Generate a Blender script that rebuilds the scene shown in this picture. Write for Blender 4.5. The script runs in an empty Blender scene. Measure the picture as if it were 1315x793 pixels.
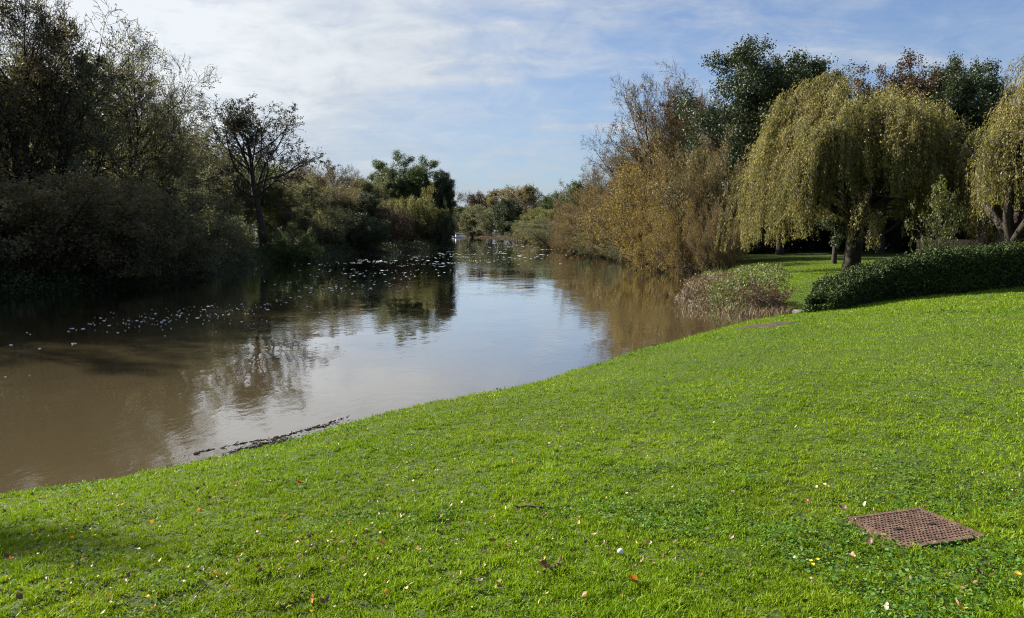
import bpy, math, random
import numpy as np
from mathutils import Vector

R = math.radians
sc = bpy.context.scene
COL = sc.collection
rng = np.random.default_rng(7)
HAZE = 0.0
DEN = True
random.seed(7)

# ------------------------------------------------------------------ camera
CAMZ = 2.35
F = 1000.0
PITCH = math.atan(100.5 / 1000.0)
cam_d = bpy.data.cameras.new('camera')
cam = bpy.data.objects.new('camera', cam_d)
COL.objects.link(cam)
cam.location = (0, 0, CAMZ)
cam.rotation_euler = (math.pi / 2 - PITCH, 0, 0)
cam_d.sensor_width = 36
cam_d.lens = F / 1315 * 36
cam_d.clip_start = 0.1
cam_d.clip_end = 6000
sc.camera = cam

CP, SP = math.cos(PITCH), math.sin(PITCH)


def ray(u, v):
    dx = (u - 657.5) / F
    dy = (396.5 - v) / F
    return np.array([dx, CP + dy * SP, -SP + dy * CP])


def at_z(u, v, z=0.0):
    d = ray(u, v)
    t = (z - CAMZ) / d[2]
    return np.array([d[0] * t, d[1] * t, z])


def at_y(u, v, Y):
    d = ray(u, v)
    t = Y / d[1]
    return np.array([d[0] * t, Y, CAMZ + d[2] * t])


# ------------------------------------------------------------------ tagging
def tag(o, label=None, cat=None, group=None, kind=None):
    if label: o['label'] = label
    if cat: o['category'] = cat
    if group: o['group'] = group
    if kind: o['kind'] = kind
    return o


def empty(name, loc=(0, 0, 0), rz=0.0):
    o = bpy.data.objects.new(name, None)
    COL.objects.link(o)
    o.location = loc
    o.rotation_euler = (0, 0, rz)
    o.empty_display_size = 0.3
    return o


def link(name, me, parent=None, mat=None):
    o = bpy.data.objects.new(name, me)
    COL.objects.link(o)
    if parent is not None:
        o.parent = parent
    if mat is not None:
        if len(me.materials) == 0:
            me.materials.append(mat)
        else:
            o.material_slots[0].link = 'OBJECT'
            o.material_slots[0].material = mat
    return o


# ------------------------------------------------------------------ numpy mesh builder
class NM:
    """collects vertex / polygon blocks, builds one mesh"""

    def __init__(s):
        s.v, s.f, s.n, s.r, s.m = [], [], [], [], []
        s.off = 0

    def add(s, verts, faces, rnd=None, mi=0):
        verts = np.asarray(verts, dtype=np.float32).reshape(-1, 3)
        faces = np.asarray(faces, dtype=np.int64)
        k = faces.shape[1]
        s.v.append(verts)
        s.f.append((faces + s.off).reshape(-1))
        s.n.append(np.full(len(faces), k, dtype=np.int32))
        s.r.append(np.zeros(len(faces), np.float32) if rnd is None else np.asarray(rnd, np.float32))
        s.m.append(np.full(len(faces), mi, dtype=np.int32))
        s.off += len(verts)

    def mesh(s, name, smooth=False, mats=()):
        me = bpy.data.meshes.new(name)
        v = np.concatenate(s.v)
        f = np.concatenate(s.f).astype(np.int32)
        n = np.concatenate(s.n)
        me.vertices.add(len(v))
        me.vertices.foreach_set('co', v.reshape(-1))
        me.loops.add(len(f))
        me.loops.foreach_set('vertex_index', f)
        me.polygons.add(len(n))
        st = np.concatenate([[0], np.cumsum(n)[:-1]]).astype(np.int32)
        me.polygons.foreach_set('loop_start', st)
        me.polygons.foreach_set('loop_total', n)
        mi = np.concatenate(s.m)
        for m_ in mats:
            me.materials.append(m_)
        if mi.any():
            me.polygons.foreach_set('material_index', mi)
        a = me.attributes.new('rnd', 'FLOAT', 'FACE')
        a.data.foreach_set('value', np.concatenate(s.r))
        me.polygons.foreach_set('use_smooth', np.full(len(n), bool(smooth)))
        me.update(calc_edges=True)
        return me


def unit(a):
    return a / np.maximum(np.linalg.norm(a, axis=-1, keepdims=True), 1e-9)


def tubes(nm, pts, rad, sides=4, rnd=None, mi=0):
    """pts [M,K,3], rad [M,K]"""
    M, K, _ = pts.shape
    if M == 0: return
    tan = np.empty_like(pts)
    tan[:, 1:-1] = pts[:, 2:] - pts[:, :-2]
    tan[:, 0] = pts[:, 1] - pts[:, 0]
    tan[:, -1] = pts[:, -1] - pts[:, -2]
    tan = unit(tan)
    mean = unit(tan.mean(axis=1))
    ref = np.where(np.abs(mean[:, 2:3]) > 0.8, np.array([[1.0, 0.13, 0]]), np.array([[0, 0.1, 1.0]]))
    a = unit(np.cross(tan, ref[:, None, :]))
    b = np.cross(tan, a)
    ang = np.arange(sides) / sides * 2 * np.pi
    ring = pts[:, :, None, :] + rad[:, :, None, None] * (np.cos(ang)[None, None, :, None] * a[:, :, None, :] + np.sin(ang)[None, None, :, None] * b[:, :, None, :])
    idx = np.arange(M * K * sides).reshape(M, K, sides)
    nx = np.roll(idx, -1, axis=2)
    q = np.stack([idx[:, :-1], nx[:, :-1], nx[:, 1:], idx[:, 1:]], axis=-1).reshape(-1, 4)
    r = None
    if rnd is not None:
        r = np.repeat(rnd, (K - 1) * sides)
    nm.add(ring.reshape(-1, 3), q, r, mi)
    # end caps at the thick ends
    if sides > 4:
        nm.add(ring[:, -1].reshape(-1, 3), np.arange(M * sides).reshape(M, sides), mi=mi)


def leaves(nm, pos, L, W, rg, axis=None, spread=1.0, flat=0.0, rnd=None, mi=0):
    """rhombic folded leaf quads at pos. axis: preferred direction array or None"""
    n = len(pos)
    if n == 0: return
    d = rg.normal(size=(n, 3))
    if axis is not None:
        d = unit(d) * spread + axis
    d = unit(d)
    s = rg.normal(size=(n, 3))
    s[:, 2] *= (1 - flat)
    s = unit(np.cross(d, unit(np.cross(d, s))))
    nrm = np.cross(d, s)
    L = L * rg.uniform(0.65, 1.25, size=(n, 1))
    W = W * rg.uniform(0.65, 1.25, size=(n, 1))
    mid = pos + d * L * 0.45
    v = np.stack([pos, mid + s * W * 0.5 + nrm * W * 0.12, pos + d * L, mid - s * W * 0.5 + nrm * W * 0.12], axis=1)
    f = np.arange(n * 4).reshape(n, 4)
    nm.add(v.reshape(-1, 3), f, rg.random(n) if rnd is None else rnd, mi)


# ------------------------------------------------------------------ noise
def _h(ix, iy, seed):
    n = (ix.astype(np.int64) * 374761393 + iy.astype(np.int64) * 668265263 + seed * 1442695041) & 0xFFFFFFFF
    n = ((n ^ (n >> 13)) * 1274126177) & 0xFFFFFFFF
    n = n ^ (n >> 16)
    return (n & 0xFFFF) / 65535.0


def vnoise(x, y, seed=0):
    xi, yi = np.floor(x), np.floor(y)
    fx, fy = x - xi, y - yi
    fx = fx * fx * (3 - 2 * fx)
    fy = fy * fy * (3 - 2 * fy)
    a = _h(xi, yi, seed); b = _h(xi + 1, yi, seed)
    c = _h(xi, yi + 1, seed); d = _h(xi + 1, yi + 1, seed)
    return a + (b - a) * fx + (c - a) * fy + (a - b - c + d) * fx * fy


def fbm(x, y, seed=0, o=3):
    s, a, t = 0, 1.0, 0
    for i in range(o):
        s = s + a * vnoise(x * 2 ** i + 17.3 * i, y * 2 ** i, seed + i)
        t += a; a *= 0.5
    return s / t


# ------------------------------------------------------------------ materials
def newmat(name):
    m = bpy.data.materials.new(name)
    m.use_nodes = True
    nt = m.node_tree
    for n in list(nt.nodes): nt.nodes.remove(n)
    out = nt.nodes.new('ShaderNodeOutputMaterial')
    return m, nt, out


def ramp(nt, fac, stops):
    cr = nt.nodes.new('ShaderNodeValToRGB')
    el = cr.color_ramp.elements
    while len(el) < len(stops): el.new(0.5)
    for e, (p, c) in zip(el, stops):
        e.position = p
        e.color = (*c, 1)
    nt.links.new(fac, cr.inputs[0])
    return cr.outputs[0]


def noise(nt, scale, detail=3, coord='Object', rough=0.55, vec=None):
    if vec is None:
        tc = nt.nodes.new('ShaderNodeTexCoord')
        vec = tc.outputs[coord]
    n = nt.nodes.new('ShaderNodeTexNoise')
    n.inputs['Scale'].default_value = scale
    n.inputs['Detail'].default_value = detail
    n.inputs['Roughness'].default_value = rough
    nt.links.new(vec, n.inputs['Vector'])
    return n


def leafmat(name, stops, trans=0.35, rough=0.5, gain=1.5, spec=0.35, patch=None):
    """stops: colours over the per-leaf random number"""
    m, nt, out = newmat(name)
    at = nt.nodes.new('ShaderNodeAttribute')
    at.attribute_name = 'rnd'
    c = ramp(nt, at.outputs['Fac'], stops)
    if patch:
        n = noise(nt, patch[0], 2)
        f = ramp(nt, n.outputs[0], [(0.38, (0, 0, 0)), (0.62, (1, 1, 1))])
        mx = nt.nodes.new('ShaderNodeMix'); mx.data_type = 'RGBA'
        nt.links.new(f, mx.inputs[0]); nt.links.new(c, mx.inputs[6])
        mx.inputs[7].default_value = (*patch[1], 1)
        mm = nt.nodes.new('ShaderNodeMath'); mm.operation = 'MULTIPLY'
        nt.links.new(f, mm.inputs[0]); mm.inputs[1].default_value = patch[2]
        nt.links.new(mm.outputs[0], mx.inputs[0])
        c = mx.outputs[2]
    p = nt.nodes.new('ShaderNodeBsdfPrincipled')
    p.inputs['Roughness'].default_value = rough
    p.inputs['Specular IOR Level'].default_value = spec
    nt.links.new(c, p.inputs['Base Color'])
    t = nt.nodes.new('ShaderNodeBsdfTranslucent')
    g = nt.nodes.new('ShaderNodeMix'); g.data_type = 'RGBA'; g.blend_type = 'MULTIPLY'
    g.inputs[0].default_value = 1
    nt.links.new(c, g.inputs[6])
    g.inputs[7].default_value = (gain * 1.05, gain, gain * 0.6, 1)
    nt.links.new(g.outputs[2], t.inputs['Color'])
    mix = nt.nodes.new('ShaderNodeMixShader')
    mix.inputs[0].default_value = trans
    nt.links.new(p.outputs[0], mix.inputs[1])
    nt.links.new(t.outputs[0], mix.inputs[2])
    nt.links.new(mix.outputs[0], out.inputs[0])
    return m


def solid(name, stops, scale=4.0, rough=0.8, bump=0.0, bscale=None, detail=4, metallic=0.0, spec=0.3):
    m, nt, out = newmat(name)
    n = noise(nt, scale, detail)
    c = ramp(nt, n.outputs[0], stops)
    p = nt.nodes.new('ShaderNodeBsdfPrincipled')
    p.inputs['Roughness'].default_value = rough
    p.inputs['Metallic'].default_value = metallic
    p.inputs['Specular IOR Level'].default_value = spec
    nt.links.new(c, p.inputs['Base Color'])
    if bump:
        b = nt.nodes.new('ShaderNodeBump')
        b.inputs['Strength'].default_value = bump
        b.inputs['Distance'].default_value = 0.02
        n2 = noise(nt, bscale or scale * 4, 4)
        nt.links.new(n2.outputs[0], b.inputs['Height'])
        nt.links.new(b.outputs[0], p.inputs['Normal'])
    nt.links.new(p.outputs[0], out.inputs[0])
    return m


M = {}
M['bark'] = solid('bark', [(0.3, (0.035, 0.027, 0.02)), (0.7, (0.09, 0.07, 0.052))], 6, 0.9, 0.8, 25)
M['bark_pale'] = solid('bark_pale', [(0.3, (0.10, 0.08, 0.06)), (0.7, (0.2, 0.165, 0.13))], 6, 0.9, 0.5, 25)
M['bark_dark'] = solid('bark_dark', [(0.3, (0.018, 0.015, 0.012)), (0.7, (0.05, 0.04, 0.03))], 6, 0.9, 0.8, 25)
M['lf_olive'] = leafmat('leaf_olive', [(0.0, (0.055, 0.068, 0.045)), (0.5, (0.09, 0.10, 0.062)), (0.85, (0.135, 0.135, 0.07)), (1, (0.21, 0.185, 0.08))], 0.42)
M['lf_rust'] = leafmat('leaf_rust', [(0.0, (0.07, 0.068, 0.046)), (0.5, (0.115, 0.102, 0.06)), (1, (0.22, 0.165, 0.07))], 0.42)
M['lf_brown'] = leafmat('leaf_brown', [(0.0, (0.065, 0.045, 0.022)), (0.5, (0.14, 0.095, 0.04)), (1, (0.25, 0.17, 0.075))], 0.3, patch=(0.5, (0.12, 0.105, 0.03), 0.6))
M['lf_gold'] = leafmat('leaf_gold', [(0.0, (0.10, 0.075, 0.022)), (0.45, (0.20, 0.15, 0.036)), (0.8, (0.32, 0.24, 0.055)), (1, (0.42, 0.33, 0.13))], 0.3, patch=(0.7, (0.15, 0.11, 0.045), 0.45))
M['lf_alder'] = leafmat('leaf_alder', [(0.0, (0.016, 0.022, 0.010)), (0.7, (0.032, 0.036, 0.014)), (1, (0.06, 0.05, 0.02))], 0.12)
M['lf_young'] = leafmat('leaf_young', [(0.0, (0.04, 0.06, 0.018)), (0.6, (0.085, 0.10, 0.025)), (1, (0.2, 0.19, 0.05))], 0.3)
M['lf_mixed'] = leafmat('leaf_mixed', [(0.0, (0.07, 0.06, 0.025)), (0.45, (0.13, 0.105, 0.036)), (0.8, (0.23, 0.17, 0.05)), (1, (0.36, 0.27, 0.11))], 0.3, patch=(0.8, (0.10, 0.09, 0.035), 0.5))
M['lf_green'] = leafmat('leaf_green', [(0.0, (0.03, 0.055, 0.016)), (0.6, (0.055, 0.085, 0.022)), (1, (0.11, 0.14, 0.035))], 0.25)
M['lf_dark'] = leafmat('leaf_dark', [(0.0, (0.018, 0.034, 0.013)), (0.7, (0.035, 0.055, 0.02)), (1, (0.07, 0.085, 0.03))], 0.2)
M['lf_lime'] = leafmat('leaf_lime', [(0.0, (0.07, 0.10, 0.022)), (0.6, (0.13, 0.165, 0.035)), (1, (0.22, 0.23, 0.06))], 0.3)
M['lf_sage'] = leafmat('leaf_sage', [(0.0, (0.08, 0.095, 0.03)), (0.6, (0.13, 0.135, 0.045)), (1, (0.2, 0.18, 0.07))], 0.3)
M['lf_willow'] = leafmat('leaf_willow', [(0.0, (0.09, 0.105, 0.028)), (0.55, (0.185, 0.185, 0.052)), (0.85, (0.28, 0.25, 0.08)), (1, (0.37, 0.31, 0.12))], 0.33, patch=(0.6, (0.19, 0.145, 0.055), 0.4))
M['lf_maroon'] = leafmat('leaf_maroon', [(0.0, (0.035, 0.025, 0.018)), (0.6, (0.08, 0.05, 0.03)), (1, (0.12, 0.085, 0.04))], 0.2)
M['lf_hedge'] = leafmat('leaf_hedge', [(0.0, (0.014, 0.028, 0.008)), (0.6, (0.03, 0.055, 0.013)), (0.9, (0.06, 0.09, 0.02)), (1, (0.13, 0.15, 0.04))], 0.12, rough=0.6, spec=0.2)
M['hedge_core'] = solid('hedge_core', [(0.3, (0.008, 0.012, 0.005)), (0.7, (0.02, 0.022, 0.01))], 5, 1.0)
M['lf_reed'] = leafmat('reed_blade', [(0.0, (0.06, 0.045, 0.028)), (0.6, (0.12, 0.09, 0.055)), (1, (0.24, 0.18, 0.11))], 0.2)
M['lf_nettle'] = leafmat('nettle_leaf', [(0.0, (0.05, 0.075, 0.02)), (0.6, (0.09, 0.13, 0.03)), (1, (0.2, 0.21, 0.08))], 0.3)
M['lf_bramble'] = leafmat('bramble_leaf', [(0.0, (0.04, 0.026, 0.018)), (0.6, (0.09, 0.055, 0.035)), (1, (0.15, 0.10, 0.05))], 0.25)
M['grass'] = leafmat('grass_blade', [(0.0, (0.04, 0.075, 0.003)), (0.35, (0.105, 0.20, 0.004)), (0.65, (0.172, 0.29, 0.008)), (0.9, (0.265, 0.36, 0.02)), (0.96, (0.36, 0.34, 0.07)), (1, (0.45, 0.38, 0.17))], 0.30, rough=0.55, spec=0.15, gain=1.3, patch=(0.7, (0.20, 0.25, 0.012), 0.35))
M['clover'] = leafmat('clover_leaf', [(0.0, (0.03, 0.09, 0.012)), (0.7, (0.06, 0.15, 0.018)), (1, (0.15, 0.22, 0.07))], 0.25, rough=0.7, spec=0.15)

# ------------------------------------------------------------------ river outline (world metres)
near_px = [(0, 648), (60, 639), (120, 629), (180, 617), (230, 606), (290, 593), (350, 580), (400, 565), (450, 551), (500, 537), (560, 523), (620, 510),
           (700, 492), (740, 480), (780, 467), (815, 456), (850, 446), (880, 436), (920, 426), (960, 417), (990, 412), (1020, 407)]
tongue_px = [(1032, 402), (1008, 401), (975, 402), (940, 396), (905, 391), (872, 387), (866, 381), (885, 370), (905, 358), (900, 347)]
right_px = [(860, 340), (800, 331), (760, 325), (725, 318), (700, 312), (672, 308.5), (640, 306), (612, 304.6), (598, 303.8)]
right_side = [np.array([-60, -50, 0]), np.array([-32, -24, 0]), np.array([-15, -5.5, 0]), np.array([-8.2, 2.0, 0])]
right_side += [at_z(u, v) for u, v in near_px + tongue_px + right_px]
fr = right_side[-1]
right_side += [np.array([fr[0] - 40, fr[1] + 45, 0]), np.array([fr[0] - 130, fr[1] + 60, 0])]
left_px = [(583, 304.6), (560, 306), (520, 312), (560, 315.5), (580, 318), (560, 320.5), (520, 323), (470, 326), (420, 330), (370, 334), (325, 340), (270, 351), (200, 364), (100, 373), (0, 382)]
left_side = [np.array([fr[0] - 130, fr[1] + 20, 0]), np.array([fr[0] - 45, fr[1] - 5, 0])]
left_side += [at_z(u, v) for u, v in left_px]
left_side += [np.array([-27, 18, 0]), np.array([-38, 6, 0]), np.array([-62, -18, 0]), np.array([-95, -50, 0])]
RP = np.array([p[:2] for p in right_side + left_side])
NR = len(right_side)


def river_sd(x, y):
    """signed distance to the river outline: + on land, - in water; and whether the nearest edge is on the right bank"""
    x = np.asarray(x, float); y = np.asarray(y, float)
    best = np.full(x.shape, 1e18)
    rightb = np.zeros(x.shape, bool)
    inside = np.zeros(x.shape, bool)
    n = len(RP)
    for i in range(n):
        a, b = RP[i], RP[(i + 1) % n]
        e = b - a
        t = np.clip(((x - a[0]) * e[0] + (y - a[1]) * e[1]) / (e @ e), 0, 1)
        dx, dy = x - a[0] - t * e[0], y - a[1] - t * e[1]
        d = dx * dx + dy * dy
        m = d < best
        best = np.where(m, d, best)
        rightb = np.where(m, i < NR - 1, rightb)
        c = ((a[1] > y) != (b[1] > y))
        with np.errstate(divide='ignore', invalid='ignore'):
            xx = (b[0] - a[0]) * (y - a[1]) / (b[1] - a[1] + 1e-12) + a[0]
        inside ^= c & (x < xx)
    d = np.sqrt(best)
    return np.where(inside, -d, d), rightb


def ground_z(x, y, sd=None):
    x = np.asarray(x, float); y = np.asarray(y, float)
    if sd is None: sd, _ = river_sd(x, y)
    r = np.hypot(x, y)
    sd = sd + np.clip(1.5 - np.abs(sd), 0, 1) * (0.22 * (fbm(x * 1.1, y * 1.1, 41, 2) - 0.5) + 0.14 * (fbm(x * 5, y * 5, 42, 2) - 0.5))
    top = 0.80 + 0.0016 * np.clip(sd - 8, 0, 200) * 4
    z = top * (1 - np.exp(-np.maximum(sd, 0) / 3.4)) + 0.02 * (sd > 0)
    z = z + np.clip(sd, 0, 1.5) / 1.5 * (0.10 * (fbm(x / 5, y / 5, 3) - 0.5) + 0.035 * (fbm(x / 0.9, y / 0.9, 9) - 0.5))
    nr_ = np.clip((16 - r) / 8, 0, 1) * np.clip(sd / 0.6, 0, 1)
    z = z + nr_ * (0.040 * (fbm(x / 0.33, y / 0.33, 12, 2) - 0.5) + 0.034 * (fbm(x / 0.11, y / 0.11, 13, 2) - 0.5))
    zb = np.maximum(sd * 0.5, -1.5)
    # a lip where the turf ends
    lip = 0.05 * np.clip(sd / 0.12, 0, 1)
    return np.where(sd > 0, z + lip, zb)


def gz(x, y):
    return float(ground_z(np.array([x]), np.array([y]))[0])


def on_ground(u, v):
    """point of the ground seen at photo position u, v"""
    d = ray(u, v)
    ts = np.linspace(2, 90, 4000)
    x, y, z = d[0] * ts, d[1] * ts, CAMZ + d[2] * ts
    g = np.maximum(ground_z(x, y), 0)
    i = int(np.argmax(z < g))
    return np.array([x[i], y[i], g[i]])


# ------------------------------------------------------------------ ground sheet
def polar_grid():
    th_f = np.linspace(R(-42), R(42), 560)
    th_b = np.linspace(R(42), R(318), 150)[1:-1]
    th = np.concatenate([th_f, th_b])
    r = np.concatenate([[0.4], np.geomspace(1.2, 60, 330), np.geomspace(60, 700, 90)[1:]])
    T, Q = np.meshgrid(th, r)
    return Q * np.sin(T), Q * np.cos(T), len(r), len(th)


gx, gy, nr, nth = polar_grid()
sd, rb = river_sd(gx, gy)
gzz = ground_z(gx, gy, sd)
far = np.hypot(gx, gy)
nm = NM()
V = np.stack([gx, gy, gzz], -1).reshape(-1, 3)
idx = np.arange(nr * nth).reshape(nr, nth)
nx = np.roll(idx, -1, axis=1)
Q = np.stack([idx[:-1], idx[1:], nx[1:], nx[:-1]], -1).reshape(-1, 4)
nm.add(V, Q)
cidx = idx[0]
nm.add(V[cidx], np.arange(nth)[::-1].reshape(1, -1))
# ground material: soil under the turf, leaf litter on the wooded banks
m, nt, out = newmat('ground')
la = nt.nodes.new('ShaderNodeAttribute'); la.attribute_name = 'lawn'
n1 = noise(nt, 1.3, 5)
n2 = noise(nt, 30, 4)
turf = ramp(nt, n2.outputs[0], [(0.3, (0.022, 0.03, 0.008)), (0.55, (0.05, 0.08, 0.01)), (0.75, (0.08, 0.12, 0.014))])
lit = ramp(nt, n1.outputs[0], [(0.3, (0.018, 0.015, 0.010)), (0.5, (0.035, 0.030, 0.017)), (0.7, (0.028, 0.036, 0.013))])
mx = nt.nodes.new('ShaderNodeMix'); mx.data_type = 'RGBA'
nt.links.new(la.outputs['Fac'], mx.inputs[0]); nt.links.new(lit, mx.inputs[6]); nt.links.new(turf, mx.inputs[7])
p = nt.nodes.new('ShaderNodeBsdfPrincipled'); p.inputs['Roughness'].default_value = 0.95
p.inputs['Specular IOR Level'].default_value = 0.15
nt.links.new(mx.outputs[2], p.inputs['Base Color'])
b = nt.nodes.new('ShaderNodeBump'); b.inputs['Strength'].default_value = 0.8; b.inputs['Distance'].default_value = 0.03
nt.links.new(n2.outputs[0], b.inputs['Height']); nt.links.new(b.outputs[0], p.inputs['Normal'])
nt.links.new(p.outputs[0], out.inputs[0])
M['ground'] = m
gme = nm.mesh('ground', True, [M['ground']])


def lawn_mask(x, y, sd=None, rb=None):
    if sd is None: sd, rb = river_sd(x, y)
    t0 = at_z(1032, 402)
    tongue = (y > t0[1] - 0.4) & (x < t0[0] - 0.7 + (y - t0[1]) * 0.12)
    tongue |= (y > t0[1] + 0.6) & (x < 8.1) 
    wood = (y > 62) | ((x < 8.8) & (y > 27))
    return rb & (sd > 0.02) & ~tongue & ~wood


lm = lawn_mask(gx, gy, sd, rb).astype(np.float32)
a = gme.attributes.new('lawn', 'FLOAT', 'POINT')
full = np.concatenate([lm.reshape(-1), lm.reshape(-1)[cidx]]).astype(np.float32)
a.data.foreach_set('value', full)
go = link('ground', gme)
tag(go, kind='structure')

# ------------------------------------------------------------------ water
m, nt, out = newmat('river_water')
tc = nt.nodes.new('ShaderNodeTexCoord')
mp = nt.nodes.new('ShaderNodeMapping'); mp.inputs['Scale'].default_value = (1.0, 0.55, 1)
mp.inputs['Rotation'].default_value = (0, 0, R(8))
nt.links.new(tc.outputs['Object'], mp.inputs['Vector'])
w1 = noise(nt, 8.0, 4, vec=mp.outputs[0], rough=0.5)
w2 = noise(nt, 0.9, 3, vec=mp.outputs[0], rough=0.5)
w3 = noise(nt, 0.13, 3, vec=tc.outputs['Object'])
patchf = ramp(nt, w3.outputs[0], [(0.42, (0.12, 0.12, 0.12)), (0.62, (1, 1, 1))])
mul = nt.nodes.new('ShaderNodeMath'); mul.operation = 'MULTIPLY'
nt.links.new(w1.outputs[0], mul.inputs[0]); nt.links.new(patchf, mul.inputs[1])
b1 = nt.nodes.new('ShaderNodeBump'); b1.inputs['Strength'].default_value = 1.0; b1.inputs['Distance'].default_value = 0.0045
nt.links.new(mul.outputs[0], b1.inputs['Height'])
b2 = nt.nodes.new('ShaderNodeBump'); b2.inputs['Strength'].default_value = 1.0; b2.inputs['Distance'].default_value = 0.010
nt.links.new(w2.outputs[0], b2.inputs['Height']); nt.links.new(b1.outputs[0], b2.inputs['Normal'])
df = nt.nodes.new('ShaderNodeBsdfDiffuse'); df.inputs['Color'].default_value = (0.066, 0.052, 0.028, 1)
gl = nt.nodes.new('ShaderNodeBsdfGlossy'); gl.inputs['Roughness'].default_value = 0.02; gl.inputs['Color'].default_value = (1, 1, 1, 1)
fr = nt.nodes.new('ShaderNodeFresnel'); fr.inputs['IOR'].default_value = 1.4
fm = nt.nodes.new('ShaderNodeMath'); fm.operation = 'MULTIPLY'; fm.use_clamp = True; fm.inputs[1].default_value = 1.6
mw_ = nt.nodes.new('ShaderNodeMixShader')
for s_ in (gl, fr): nt.links.new(b2.outputs[0], s_.inputs['Normal'])
nt.links.new(fr.outputs[0], fm.inputs[0]); nt.links.new(fm.outputs[0], mw_.inputs[0])
nt.links.new(df.outputs[0], mw_.inputs[1]); nt.links.new(gl.outputs[0], mw_.inputs[2])
nt.links.new(mw_.outputs[0], out.inputs[0])
M['water'] = m
nm = NM()
nm.add([(-260, -90, 0), (120, -90, 0), (120, 620, 0), (-260, 620, 0)], [[0, 1, 2, 3]])
tag(link('river_water', nm.mesh('river_water', False, [m])), kind='structure')


# ------------------------------------------------------------------ tree generator
def interp(pts, t):
    """pts [N,K,3]; t [N] -> positions and tangents"""
    K = pts.shape[1]
    f = np.clip(t, 0, 0.9999) * (K - 1)
    i = f.astype(int)
    w = (f - i)[:, None]
    n = np.arange(len(pts))
    a, b_ = pts[n, i], pts[n, i + 1]
    return a * (1 - w) + b_ * w, unit(b_ - a), i, w[:, 0]


def grow(rg, start, d, length, K, wander, trop):
    """polylines from start in direction d; trop: pull added to the direction each step ([3] or [N,3])"""
    n = len(start)
    out = np.empty((n, K, 3))
    out[:, 0] = start
    cur = d.copy()
    step = (length / (K - 1))[:, None]
    for k in range(1, K):
        cur = unit(cur + rg.normal(size=(n, 3)) * wander + trop)
        out[:, k] = out[:, k - 1] + cur * step
    return out


def children(rg, pts, length, rad, per, t0, t1, ang, ratio, K, wander, up, shape=None, rtaper=0.25, rk=0.6, minlen=0.0):
    N = len(pts)
    pi = np.repeat(np.arange(N), per)
    base = np.tile((np.arange(per) + 0.5) / per, N)
    t = t0 + (t1 - t0) * np.clip(base + rg.uniform(-0.5, 0.5, len(base)) / per, 0, 1)
    pos, tan, i, w = interp(pts[pi], t)
    az = np.tile(np.arange(per) * 2.399963, N) + rg.uniform(-0.5, 0.5, len(pi)) + np.repeat(rg.uniform(0, 6.28, N), per)
    ref = np.where(np.abs(tan[:, 2:3]) > 0.9, np.array([[1.0, 0, 0]]), np.array([[0, 0, 1.0]]))
    a = unit(np.cross(tan, ref)); b_ = np.cross(tan, a)
    side = np.cos(az)[:, None] * a + np.sin(az)[:, None] * b_
    an = R(ang) * rg.uniform(0.7, 1.3, len(pi))
    d = unit(np.cos(an)[:, None] * tan + np.sin(an)[:, None] * side)
    sh = (1 - 0.45 * base) if shape is None else shape(base)
    L = np.maximum(length[pi] * ratio * sh * rg.uniform(0.7, 1.25, len(pi)), minlen)
    r0 = rad[pi, i] * (1 - w) + rad[pi, i + 1] * w
    r = np.minimum(r0 * rk, L * 0.03 + 0.004)
    out = grow(rg, pos, d, L, K, wander, np.array([0, 0, up]))
    prof = np.linspace(1, rtaper, K)
    return out, L, r[:, None] * prof[None, :]


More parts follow.
